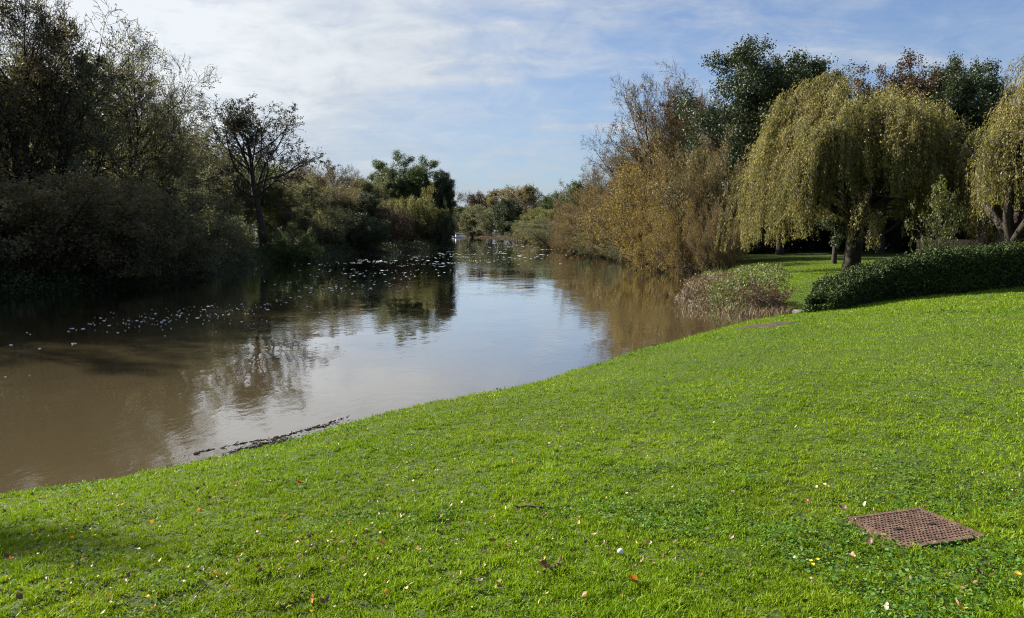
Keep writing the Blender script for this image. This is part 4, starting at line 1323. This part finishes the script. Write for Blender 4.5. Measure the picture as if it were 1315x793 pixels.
def lump(name, loc, size, mat, seed=0, sub=2, rz=0.0, amp=0.25):
    bm = bmesh.new()
    bmesh.ops.create_icosphere(bm, subdivisions=sub, radius=0.5)
    rg_ = random.Random(seed)
    for v in bm.verts:
        v.co *= 1 + rg_.uniform(-amp, amp)
        v.co.x *= size[0]; v.co.y *= size[1]; v.co.z *= size[2]
    me = bpy.data.meshes.new(name); bm.to_mesh(me); bm.free()
    me.materials.append(mat)
    o = bpy.data.objects.new(name, me); COL.objects.link(o)
    o.location = loc; o.rotation_euler = (0, 0, rz)
    return o


ps = at_z(1042, 403, 0.05)
nm = NM()
sv = []
kx = 7
base = np.array([(-0.5, -0.5), (0, -0.55), (0.5, -0.42), (0.55, 0.4), (0.1, 0.5), (-0.45, 0.42)]) * [0.95, 0.5]
v = np.concatenate([np.c_[base, np.full(6, -0.2)], np.c_[base * 0.98, np.full(6, 0.12)], np.c_[base * 0.88, np.full(6, 0.16)]])
nm.add(v, [[12 + t for t in range(6)]]); nm.off -= len(v); nm.v.pop()
nm.add(v, [[r_ * 6 + t, r_ * 6 + (t + 1) % 6, (r_ + 1) * 6 + (t + 1) % 6, (r_ + 1) * 6 + t] for r_ in range(2) for t in range(6)])
o = link('stone_slab', nm.mesh('stone_slab', False, [M['stone']])); o.location = (ps[0], ps[1] + 0.15, 0.0); o.rotation_euler[2] = 0.25
tag(o, 'grey stone slab at the waterline under the low end of the hedge', 'stone')

# ------------------------------------------------------------------ fallen leaves and small finds on the lawn
LM = {
    'tan': leafmat('dry_leaf_tan', [(0, (0.26, 0.18, 0.10)), (1, (0.40, 0.29, 0.17))], 0.2, gain=1.1),
    'yellow': leafmat('dry_leaf_yellow', [(0, (0.42, 0.30, 0.03)), (1, (0.52, 0.38, 0.05))], 0.25, gain=1.1),
    'orange': leafmat('dry_leaf_orange', [(0, (0.45, 0.17, 0.03)), (1, (0.5, 0.22, 0.04))], 0.25, gain=1.1),
    'brown': leafmat('dry_leaf_brown', [(0, (0.07, 0.04, 0.025)), (1, (0.12, 0.07, 0.045))], 0.1, gain=1.1),
    'white': leafmat('dry_leaf_pale', [(0, (0.40, 0.35, 0.26)), (1, (0.55, 0.48, 0.36))], 0.2, gain=1.05),
}


def leaf_mesh(seed):
    r_ = random.Random(seed)
    n = 7
    rows = []
    wmax = r_.uniform(0.28, 0.45)
    cu, cv = r_.uniform(0.3, 1.0), r_.uniform(0.5, 1.5)
    for i in range(n):
        t = i / (n - 1)
        w = wmax * math.sin(math.pi * min(1, t * 0.93 + 0.05)) ** 0.8 * (1 + r_.uniform(-0.12, 0.12))
        x = t - 0.5
        z = cu * (x * x) * 1.2
        rows.append([(x, -w, z + cv * w * w * 2.2), (x, 0, z), (x, w, z + cv * w * w * 2.2 * r_.uniform(0.6, 1.4))])
    v = [p for r in rows for p in r]
    f = [[i * 3 + j, i * 3 + j + 1, (i + 1) * 3 + j + 1, (i + 1) * 3 + j] for i in range(n - 1) for j in range(2)]
    nm = NM(); nm.add(v, f, np.full(len(f), r_.random()))
    st = np.array([[[-0.5, 0, cu * 0.3], [-0.62, 0.01, cu * 0.32], [-0.75, 0.03, cu * 0.3]]])
    tubes(nm, st, np.full((1, 3), 0.014), 4)
    me = nm.mesh('leaf', True, [LM['tan']])
    return me


LMS = [leaf_mesh(s) for s in range(8)]


def leaf_at(x, y, L, col, label, z=0.022, group='fallen leaves on the lawn', name='fallen_leaf'):
    o = link(name, random.choice(LMS), None, LM[col])
    o.scale = (L, L * random.uniform(0.6, 1), L)
    o.location = (x, y, gz(x, y) + z)
    o.rotation_euler = (random.uniform(-0.9, 0.9), random.uniform(-0.9, 0.9), random.uniform(0, 6.28))
    tag(o, label, 'leaf', group)


finds = [
    (629, 671, 0.05, 'tan', 'curled tan leaf above the dark brown leaf in the middle of the lawn'),
    (633, 701, 0.075, 'brown', 'dark brown crumpled leaf in the middle of the lawn'),
    (653, 705, 0.05, 'tan', 'tan leaf just right of the dark brown crumpled leaf'),
    (614, 752, 0.06, 'white', 'pale upright leaf low in the middle of the photo'),
    (642, 755, 0.045, 'white', 'small pale leaf right of the pale upright one'),
    (691, 745, 0.045, 'white', 'pale leaf just below the clump of dead leaves'),
    (698, 724, 0.05, 'yellow', 'yellow leaf on top of the clump of dead leaves'),
    (762, 692, 0.055, 'white', 'pale narrow leaf left of the grey pebble'),
    (775, 702, 0.045, 'white', 'small pale leaf beside the grey pebble'),
    (833, 703, 0.045, 'tan', 'small tan leaf right of the grey pebble'),
    (812, 754, 0.08, 'orange', 'long orange leaf near the bottom edge'),
    (752, 773, 0.06, 'tan', 'tan leaf above the dark hollow at the bottom edge'),
    (900, 746, 0.055, 'tan', 'narrow tan leaf standing upright left of the yellow flowers'),
    (1094, 722, 0.06, 'tan', 'tan leaf standing in the grass below the manhole cover'),
    (963, 733, 0.05, 'tan', 'tan leaf between the orange leaf and the yellow flowers'),
    (1187, 655, 0.06, 'tan', 'tan leaf standing at the far edge of the manhole cover'),
    (1096, 666, 0.06, 'tan', 'tan leaf lying on the left corner of the manhole cover'),
    (1163, 671, 0.03, 'white', 'small pale leaf lying on the manhole cover'),
    (1183, 684, 0.045, 'yellow', 'dull yellow leaf in the middle of the manhole cover'),
    (1082, 657, 0.06, 'brown', 'brown leaf in the grass left of the manhole cover'),
    (1118, 701, 0.06, 'brown', 'reddish brown leaf in front of the manhole cover'),
    (1228, 784, 0.07, 'tan', 'large tan leaf at the bottom edge near the right corner'),
    (1236, 789, 0.05, 'yellow', 'yellow leaf at the bottom edge near the right corner'),
    (1140, 786, 0.05, 'white', 'pale leaf at the bottom edge below the manhole cover'),
    (1305, 745, 0.05, 'yellow', 'yellowish leaf by the right edge of the lawn'),
    (1257, 740, 0.06, 'brown', 'dark brown leaf between the manhole cover and the bottom right corner'),
    (536, 711, 0.06, 'yellow', 'bright yellow leaf left of the middle of the lawn'),
    (439, 703, 0.05, 'white', 'pale leaf left of the bright yellow one'),
    (278, 744, 0.06, 'yellow', 'yellow leaf at the lower left of the lawn'),
    (262, 753, 0.05, 'yellow', 'second yellow leaf at the lower left of the lawn'),
    (249, 774, 0.05, 'white', 'pale leaf near the bottom left of the lawn'),
    (383, 622, 0.07, 'orange', 'orange leaf just up the slope from the flood debris'),
    (158, 651, 0.05, 'yellow', 'yellow leaf near the water at the left of the lawn'),
    (125, 683, 0.05, 'white', 'pale leaf at the far left of the lawn'),
    (48, 689, 0.05, 'yellow', 'yellow leaf at the left edge of the lawn'),
    (403, 773, 0.07, 'orange', 'orange leaf at the bottom edge left of centre'),
    (522, 762, 0.06, 'tan', 'tan leaf at the bottom edge between the orange and the pale upright leaf'),
    (467, 587, 0.05, 'white', 'pale leaf on the slope above the water'),
]
for u, v, L, c, lab in finds:
    p_ = on_ground(u, v + 4)
    on_c = bool(in_manhole(np.array([p_[0]]), np.array([p_[1]]))[0])
    leaf_at(p_[0], p_[1], L * 0.72, c, lab, z=0.012 if on_c else 0.036, group=None)
rnd = random.Random(5)
cols = ['tan'] * 4 + ['white'] * 2 + ['yellow'] * 3 + ['brown'] * 6 + ['orange']
words = {'tan': 'small dry tan leaf, one of many scattered in the lawn', 'white': 'small bleached pale leaf, one of many scattered in the lawn',
         'yellow': 'small yellow leaf, one of many scattered in the lawn', 'brown': 'small dark brown leaf, one of many scattered in the lawn',
         'orange': 'small orange leaf, one of a few scattered in the lawn'}
cnt = 0
while cnt < 230:
    u, v = rnd.uniform(-20, 1335), rnd.uniform(0, 1) ** 0.6 * 340 + 470
    if rnd.random() < 0.45: u = rnd.uniform(0, 560)
    d_ = ray(u, v)
    t_ = (0.6 - CAMZ) / d_[2]
    x, y = d_[0] * t_, d_[1] * t_
    s_, r_ = river_sd(np.array([x]), np.array([y]))
    if s_[0] < 0.3 or y > 12: continue
    c = rnd.choice(cols)
    leaf_at(x, y, rnd.uniform(0.018, 0.036), c, words[c], z=0.036)
    cnt += 1

# crumbs of dead leaf too small and too many to count
rg = np.random.default_rng(91)
N = 9000
r_ = np.exp(rg.uniform(math.log(2.6), math.log(11), N)); t_ = rg.uniform(-0.75, 0.75, N)
x, y = r_ * np.sin(t_), r_ * np.cos(t_)
s_, b_ = river_sd(x, y)
dens = np.clip(0.55 - 0.28 * x, 0.12, 1.0) * (0.3 + 1.4 * (fbm(x * 1.5, y * 1.5, 71, 2) > 0.5))
ok = lawn_mask(x, y, s_, b_) & ~in_manhole(x, y, 0.02) & (rg.random(N) < dens * 0.42)
x, y = x[ok], y[ok]
q = np.stack([x, y, ground_z(x, y) + rg.uniform(0.016, 0.042, len(x))], -1)
nm = NM()
M['litter'] = leafmat('leaf_crumbs', [(0.0, (0.03, 0.018, 0.012)), (0.45, (0.09, 0.05, 0.03)), (0.6, (0.24, 0.16, 0.08)), (0.8, (0.42, 0.30, 0.05)), (0.92, (0.5, 0.44, 0.3)), (1, (0.32, 0.13, 0.03))], 0.15, gain=1.1)
for part_ in np.array_split(np.arange(len(q)), 3):
    sc_ = rg.uniform(0.7, 1.5)
    leaves(nm, q[part_], 0.022 * sc_, 0.015 * sc_, rg, flat=0.3)
tag(link('leaf_litter', nm.mesh('leaf_litter', False, [M['litter']])), 'tiny brown, yellow and pale scraps of dead leaf strewn through the lawn', 'leaf litter', kind='stuff')

# clump of dead leaves, pebble, twig, yellow flowers, dark clods
p_ = on_ground(707, 732)
nm = NM()
rg = np.random.default_rng(15)
q = p_ + rg.normal(size=(26, 3)) * [0.02, 0.02, 0.007] + [0, 0, 0.02]
leaves(nm, q, 0.04, 0.026, rg, rnd=rg.random(26))
o = link('dead_leaf_clump', nm.mesh('dead_leaf_clump', False, [LM['brown']]))
tag(o, 'small heap of dark crumpled dead leaves in the middle foreground', 'leaf heap')
p_ = on_ground(797, 716)
M['pebble'] = solid('pebble', [(0.3, (0.42, 0.47, 0.52)), (0.7, (0.62, 0.66, 0.7))], 20, 0.6)
o = lump('pebble', (p_[0], p_[1], p_[2] + 0.03), (0.036, 0.03, 0.03), M['pebble'], 3, amp=0.06)
for q_ in o.data.polygons: q_.use_smooth = True
tag(o, 'small bluish grey pebble lying in the grass near the middle', 'pebble')
nm = NM()
a0 = on_ground(659, 656); a1 = on_ground(697, 657)
g = np.linspace(0, 1, 6)[:, None]
pts_ = a0 * (1 - g) + a1 * g + rg.normal(size=(6, 3)) * 0.006 + [0, 0, 0.03]
tubes(nm, pts_[None], np.full((1, 6), 0.008), 6)
tag(link('twig', nm.mesh('twig', True, [M['debris']])), 'dark twig lying in the grass above the dark brown leaf', 'twig')
M['petal'] = solid('petal', [(0.3, (0.75, 0.55, 0.02)), (0.7, (0.85, 0.65, 0.03))], 20, 0.5)
for k, (u, v) in enumerate([(1040, 733), (1049, 731), (1043, 737)]):
    p_ = on_ground(u, v)
    e = empty('yellow_flower', (p_[0], p_[1], p_[2]))
    nm = NM()
    for t in range(9):
        a_ = t / 9 * 6.283
        c_, s_ = math.cos(a_), math.sin(a_)
        nm.add([(0, 0, 0.045), (c_ * 0.006 - s_ * 0.003, s_ * 0.006 + c_ * 0.003, 0.049), (c_ * 0.012, s_ * 0.012, 0.052), (c_ * 0.006 + s_ * 0.003, s_ * 0.006 - c_ * 0.003, 0.049)], [[0, 1, 2, 3]])
    link('petals', nm.mesh('petals', False, [M['petal']]), e)
    nm = NM(); tubes(nm, np.array([[[0, 0, 0], [0.002, 0, 0.02], [0, 0, 0.046]]]), np.full((1, 3), 0.0012), 5)
    link('stalk', nm.mesh('stalk', True, [M['clover']]), e)
    tag(e, ['left one of three tiny yellow flowers in the lawn', 'right one of three tiny yellow flowers in the lawn', 'lowest of three tiny yellow flowers in the lawn'][k], 'flower', 'yellow flowers in the lawn')

# ------------------------------------------------------------------ house, fence, boat
m, nt, out = newmat('brick')
tc = nt.nodes.new('ShaderNodeTexCoord')
mp = nt.nodes.new('ShaderNodeMapping')
mp.inputs['Rotation'].default_value = (R(90), 0, 0)
nt.links.new(tc.outputs['Object'], mp.inputs['Vector'])
bt = nt.nodes.new('ShaderNodeTexBrick')
bt.inputs['Scale'].default_value = 1.0
bt.inputs['Brick Width'].default_value = 0.225; bt.inputs['Row Height'].default_value = 0.075; bt.inputs['Mortar Size'].default_value = 0.008
bt.inputs['Color1'].default_value = (0.15, 0.06, 0.042, 1); bt.inputs['Color2'].default_value = (0.21, 0.09, 0.06, 1); bt.inputs['Mortar'].default_value = (0.2, 0.17, 0.15, 1)
nt.links.new(mp.outputs[0], bt.inputs['Vector'])
p = nt.nodes.new('ShaderNodeBsdfPrincipled'); p.inputs['Roughness'].default_value = 0.9
nt.links.new(bt.outputs[0], p.inputs['Base Color']); nt.links.new(p.outputs[0], out.inputs[0])
M['brick'] = m
M['tile'] = solid('roof_tile', [(0.3, (0.09, 0.05, 0.04)), (0.7, (0.17, 0.09, 0.07))], 8, 0.85, 0.5)
M['paint'] = solid('white_paint', [(0.3, (0.75, 0.76, 0.76)), (0.7, (0.82, 0.82, 0.81))], 5, 0.45)
m, nt, out = newmat('glass')
p = nt.nodes.new('ShaderNodeBsdfPrincipled'); p.inputs['Base Color'].default_value = (0.02, 0.025, 0.03, 1); p.inputs['Roughness'].default_value = 0.04
p.inputs['Specular IOR Level'].default_value = 1.0
nt.links.new(p.outputs[0], out.inputs[0]); M['glass'] = m
hy = 50.0
hx = at_y(1254, 300, hy)[0]
hg = gz(hx + 6, hy + 4)
e = empty('brick_house', (hx, hy, hg), R(-6))
tag(e, 'red brick house with white windows half hidden behind the right willow', 'house')
Wd, Dp, Ht = 14.0, 8.0, 5.2
nm = NM()
v = [(0, 0, -0.5), (Wd, 0, -0.5), (Wd, Dp, -0.5), (0, Dp, -0.5), (0, 0, Ht), (Wd, 0, Ht), (Wd, Dp, Ht), (0, Dp, Ht), (0, Dp / 2, Ht + 2.9), (Wd, Dp / 2, Ht + 2.9)]
nm.add(v, [[0, 1, 5, 4], [2, 3, 7, 6]]); nm.off -= len(v); nm.v.pop()
nm.add(v, [[1, 2, 6, 9, 5], [3, 0, 4, 8, 7]])
link('wall', nm.mesh('house_wall', False, [M['brick']]), e)
nm = NM()
for sy, y0 in ((1, -0.35), (-1, Dp + 0.35)):
    ye = y0; ym = Dp / 2
    z0 = Ht - 0.25; z1 = Ht + 2.98
    vv = [(-0.3, ye, z0), (Wd + 0.3, ye, z0), (Wd + 0.3, ym, z1), (-0.3, ym, z1), (-0.3, ye, z0 + 0.14), (Wd + 0.3, ye, z0 + 0.14), (Wd + 0.3, ym, z1 + 0.14), (-0.3, ym, z1 + 0.14)]
    nm.add(vv, [[0, 1, 2, 3], [4, 5, 6, 7], [0, 1, 5, 4], [1, 2, 6, 5], [3, 0, 4, 7]])
ro = link('roof', nm.mesh('house_roof', False, [M['tile']]), e)
nm = NM(); box(nm, (Wd * 0.6, Dp / 2, Ht + 3.2), (0.7, 0.7, 1.6)); link('chimney', nm.mesh('chimney', False, [M['brick']]), ro)


def window(x0, z0, w, h):
    nm = NM()
    for dx in (0, w / 2, w):
        box(nm, (x0 + dx, -0.03, z0 + h / 2), (0.07, 0.08, h + 0.07))
    for dz in (0, h * 0.5, h):
        for k in (0, 1):
            box(nm, (x0 + w * (0.25 + 0.5 * k), -0.033, z0 + dz), (w / 2 - 0.07, 0.07, 0.06))
    f = link('window', nm.mesh('window_frame', False, [M['paint']]), e)
    nm = NM(); box(nm, (x0 + w / 2, -0.005, z0 + h / 2), (w - 0.05, 0.03, h - 0.05)); link('pane', nm.mesh('pane', False, [M['glass']]), f)
    nm = NM(); box(nm, (x0 + w / 2, -0.08, z0 - 0.085), (w + 0.3, 0.18, 0.09)); link('sill', nm.mesh('sill', False, [M['paint']]), f)


for x0, z0, w, h in [(0.35, 1.9, 0.95, 1.1), (1.9, 1.9, 1.0, 1.25), (5.5, 0.9, 1.6, 1.2), (9.5, 0.9, 1.6, 1.2), (1.2, 3.6, 1.2, 1.1), (5.5, 3.6, 1.2, 1.1), (9.5, 3.6, 1.2, 1.1)]:
    window(x0, z0, w, h)
nm = NM(); box(nm, (8.2, -0.02, 1.0), (0.95, 0.06, 2.05)); d_ = link('door', nm.mesh('door', False, [M['paint']]), e)
nm = NM(); box(nm, (8.55, -0.08, 1.0), (0.04, 0.06, 0.14)); link('handle', nm.mesh('handle', False, [M['iron']]), d_)

M['fence'] = solid('fence_wood', [(0.3, (0.24, 0.15, 0.08)), (0.7, (0.40, 0.28, 0.16))], 3, 0.9, 0.4)
a0 = at_y(1180, 300, 45)[0]; a1 = at_y(1256, 300, 45)[0]
e = empty('board_fence', (a0, 45, gz(a0, 45)))
tag(e, 'low weathered board fence glimpsed above the hedge behind the small tree', 'fence')
nm = NM()
x = 0.0
Lf = a1 - a0
rr_ = random.Random(2)
while x < Lf:
    w = 0.14
    box(nm, (x, 0, 0.5), (w - 0.012, 0.02, 0.95 + rr_.uniform(-0.015, 0.015)))
    x += w
link('boards', nm.mesh('boards', False, [M['fence']]), e)
for k in range(4):
    nm = NM(); box(nm, (k * Lf / 3, 0.07, 0.45), (0.09, 0.09, 1.1)); link('post', nm.mesh('post', False, [M['fence']]), e)
for z_ in (0.25, 0.8):
    nm = NM(); box(nm, (Lf / 2, 0.025, z_), (Lf, 0.03, 0.07)); link('rail', nm.mesh('rail', False, [M['fence']]), e)

# boat far away
bp = at_z(588, 303.6)
by = 262.0
bx = at_y(588.5, 300, by)[0]
e = empty('white_boat', (bx, by, 0.0), R(15))
e.scale = (0.6, 0.6, 0.6)
tag(e, 'tiny white cabin boat moored far away at the end of the open water', 'boat')
nm = NM()
st = np.linspace(0, 1, 9)
rows = []
for t in st:
    w = 0.95 * (1 - max(0, (t - 0.45) / 0.55) ** 2) + 0.02
    x_ = -3 + 6 * t
    rows.append([(x_, -w, 0.75 + 0.25 * t), (x_, -w * 0.8, 0.1), (x_, 0, -0.15 + 0.2 * t), (x_, w * 0.8, 0.1), (x_, w, 0.75 + 0.25 * t)])
v = [p for r in rows for p in r]
nm.add(v, [[i * 5 + j, (i + 1) * 5 + j, (i + 1) * 5 + (j + 1) % 5, i * 5 + (j + 1) % 5] for i in range(8) for j in range(5)])
nm.add(rows[0], [[0, 1, 2, 3, 4]])
link('hull', nm.mesh('hull', False, [M['paint']]), e)
nm = NM()
v = [(-1.6, -0.7, 0.78), (1.2, -0.6, 0.9), (1.2, 0.6, 0.9), (-1.6, 0.7, 0.78), (-1.5, -0.6, 1.75), (0.6, -0.5, 1.7), (0.6, 0.5, 1.7), (-1.5, 0.6, 1.75)]
nm.add(v, [[4, 5, 6, 7], [0, 1, 5, 4], [1, 2, 6, 5], [2, 3, 7, 6], [3, 0, 4, 7]])
link('cabin', nm.mesh('cabin', False, [M['paint']]), e)
nm = NM(); box(nm, (-0.4, -0.64, 1.4), (1.3, 0.06, 0.3)); link('window', nm.mesh('boat_window', False, [M['glass']]), e)

# ------------------------------------------------------------------ light and sky
SUN_AZ, SUN_EL = R(-60), R(31)           # azimuth from +Y, positive to the right
sdir = Vector((math.sin(SUN_AZ) * math.cos(SUN_EL), math.cos(SUN_AZ) * math.cos(SUN_EL), math.sin(SUN_EL)))
ld = bpy.data.lights.new('sun', 'SUN'); ld.energy = 5.0; ld.angle = R(0.5); ld.color = (1.0, 0.92, 0.80)
lo = bpy.data.objects.new('sun', ld); COL.objects.link(lo)
lo.rotation_euler = sdir.to_track_quat('Z', 'Y').to_euler()
lo.location = (0, 0, 50)

w = bpy.data.worlds.new('World'); sc.world = w; w.use_nodes = True
nt = w.node_tree
for n in list(nt.nodes): nt.nodes.remove(n)
out = nt.nodes.new('ShaderNodeOutputWorld')
bg = nt.nodes.new('ShaderNodeBackground'); bg.inputs['Strength'].default_value = 0.051
nt.links.new(bg.outputs[0], out.inputs[0])
sky = nt.nodes.new('ShaderNodeTexSky'); sky.sky_type = 'NISHITA'; sky.sun_disc = False
sky.sun_elevation = SUN_EL; sky.sun_rotation = SUN_AZ
sky.air_density = 1.0; sky.dust_density = 0.3; sky.ozone_density = 2.5
tc = nt.nodes.new('ShaderNodeTexCoord')


def vm(op, a, b=None):
    n = nt.nodes.new('ShaderNodeVectorMath'); n.operation = op
    nt.links.new(a, n.inputs[0])
    if b is not None:
        if isinstance(b, tuple): n.inputs[1].default_value = b
        else: nt.links.new(b, n.inputs[1])
    return n


def mt(op, a, b=None, clamp=False):
    n = nt.nodes.new('ShaderNodeMath'); n.operation = op; n.use_clamp = clamp
    for i, s in enumerate((a, b)):
        if s is None: continue
        if isinstance(s, (int, float)): n.inputs[i].default_value = s
        else: nt.links.new(s, n.inputs[i])
    return n.outputs[0]


D = vm('NORMALIZE', tc.outputs['Generated']).outputs[0]
sx = nt.nodes.new('ShaderNodeSeparateXYZ'); nt.links.new(D, sx.inputs[0])
zc = mt('ADD', mt('MAXIMUM', sx.outputs[2], 0.0), 0.22)
cb = nt.nodes.new('ShaderNodeCombineXYZ')
nt.links.new(mt('DIVIDE', sx.outputs[0], zc), cb.inputs[0]); nt.links.new(mt('DIVIDE', sx.outputs[1], zc), cb.inputs[1])
# high thin cloud lies on a plane overhead: long streaks, softer sheets
mp = nt.nodes.new('ShaderNodeMapping'); mp.inputs['Rotation'].default_value = (0, 0, R(-52)); mp.inputs['Scale'].default_value = (0.6, 2.2, 1)
mp.inputs['Location'].default_value = (7.7, 1.1, 0)
nt.links.new(cb.outputs[0], mp.inputs[0])
c1 = noise(nt, 1.0, 9, vec=mp.outputs[0], rough=0.60); c1.inputs['Distortion'].default_value = 0.45
c2 = noise(nt, 0.9, 3, vec=cb.outputs[0], rough=0.5)
c3 = noise(nt, 5, 6, vec=cb.outputs[0], rough=0.65); c3.inputs['Distortion'].default_value = 0.5
dt = vm('DOT_PRODUCT', D, tuple(sdir)).outputs['Value']
near = mt('POWER', mt('MAXIMUM', dt, 0.0), 4.5)         # thin cloud scatters more light towards the sun
f1 = ramp(nt, c1.outputs[0], [(0.43, (0, 0, 0)), (0.66, (1, 1, 1))])
f2 = ramp(nt, c2.outputs[0], [(0.30, (0.25, 0.25, 0.25)), (0.52, (1, 1, 1))])
f3 = ramp(nt, c3.outputs[0], [(0.3, (0.5, 0.5, 0.5)), (0.65, (1.2, 1.2, 1.2))])
horiz = mt('POWER', mt('SUBTRACT', 1.0, mt('MAXIMUM', sx.outputs[2], 0.0)), 5.0)
nz = mt('ADD', near, mt('MULTIPLY', mt('SUBTRACT', c1.outputs[0], 0.5), 0.75))
sheet = ramp(nt, nz, [(0.0, (0, 0, 0)), (0.20, (1, 1, 1))])
wisps = mt('MULTIPLY', mt('MULTIPLY', f1, f2), 0.95)
cov = mt('MAXIMUM', wisps, sheet)
cov = mt('MULTIPLY', mt('MAXIMUM', cov, mt('MULTIPLY', horiz, 0.95)), f3)
veil = mt('MINIMUM', mt('MULTIPLY', near, 5.5), 0.74)
cov = mt('SUBTRACT', 1.0, mt('MULTIPLY', mt('SUBTRACT', 1.0, cov), mt('SUBTRACT', 1.0, veil)))
cov = mt('MINIMUM', cov, 0.95)
tint = nt.nodes.new('ShaderNodeMix'); tint.data_type = 'RGBA'; tint.blend_type = 'MULTIPLY'; tint.inputs[0].default_value = 1
nt.links.new(sky.outputs[0], tint.inputs[6]); tint.inputs[7].default_value = (0.56, 0.70, 0.90, 1)
c0 = nt.nodes.new('ShaderNodeMix'); c0.data_type = 'RGBA'
nt.links.new(mt('MULTIPLY', f3, mt('SUBTRACT', 1.0, horiz)), c0.inputs[0])
c0.inputs[6].default_value = (2.9, 3.25, 3.75, 1); c0.inputs[7].default_value = (4.7, 4.95, 5.2, 1)
cl = nt.nodes.new('ShaderNodeMix'); cl.data_type = 'RGBA'
nt.links.new(mt('MULTIPLY', sheet, mt('MULTIPLY', f3, mt('MULTIPLY', near, 3.8)), True), cl.inputs[0])
nt.links.new(c0.outputs[2], cl.inputs[6]); cl.inputs[7].default_value = (6.0, 6.25, 6.4, 1)
mx = nt.nodes.new('ShaderNodeMix'); mx.data_type = 'RGBA'
nt.links.new(cov, mx.inputs[0]); nt.links.new(tint.outputs[2], mx.inputs[6]); nt.links.new(cl.outputs[2], mx.inputs[7])
nt.links.new(mx.outputs[2], bg.inputs['Color'])

sc.view_settings.view_transform = 'Standard'
sc.view_settings.look = 'None'
sc.view_settings.exposure = 1.55
sc.view_settings.gamma = 1.0
sc.cycles.max_bounces = 8
sc.cycles.diffuse_bounces = 6
sc.cycles.glossy_bounces = 3
sc.cycles.transmission_bounces = 2
sc.cycles.caustics_reflective = False
sc.cycles.caustics_refractive = False
sc.cycles.filter_width = 1.1
sc.cycles.use_denoising = DEN
sc.cycles.denoiser = 'OPENIMAGEDENOISE'
sc.cycles.denoising_input_passes = 'RGB_ALBEDO_NORMAL'
sc.cycles.denoising_prefilter = 'NONE'

# ------------------------------------------------------------------ thin autumn haze over the river
m, nt, out = newmat('haze')
pv = nt.nodes.new('ShaderNodeVolumePrincipled')
pv.inputs['Color'].default_value = (0.86, 0.91, 1.0, 1)
pv.inputs['Density'].default_value = HAZE
pv.inputs['Anisotropy'].default_value = 0.35
nt.links.new(pv.outputs[0], out.inputs['Volume'])
if HAZE > 0:
    nm = NM()
    box(nm, (0, 0, 11.5), (1480, 1480, 29))
    tag(link('haze', nm.mesh('haze', False, [m])), kind='stuff')
sc.cycles.volume_bounces = 0
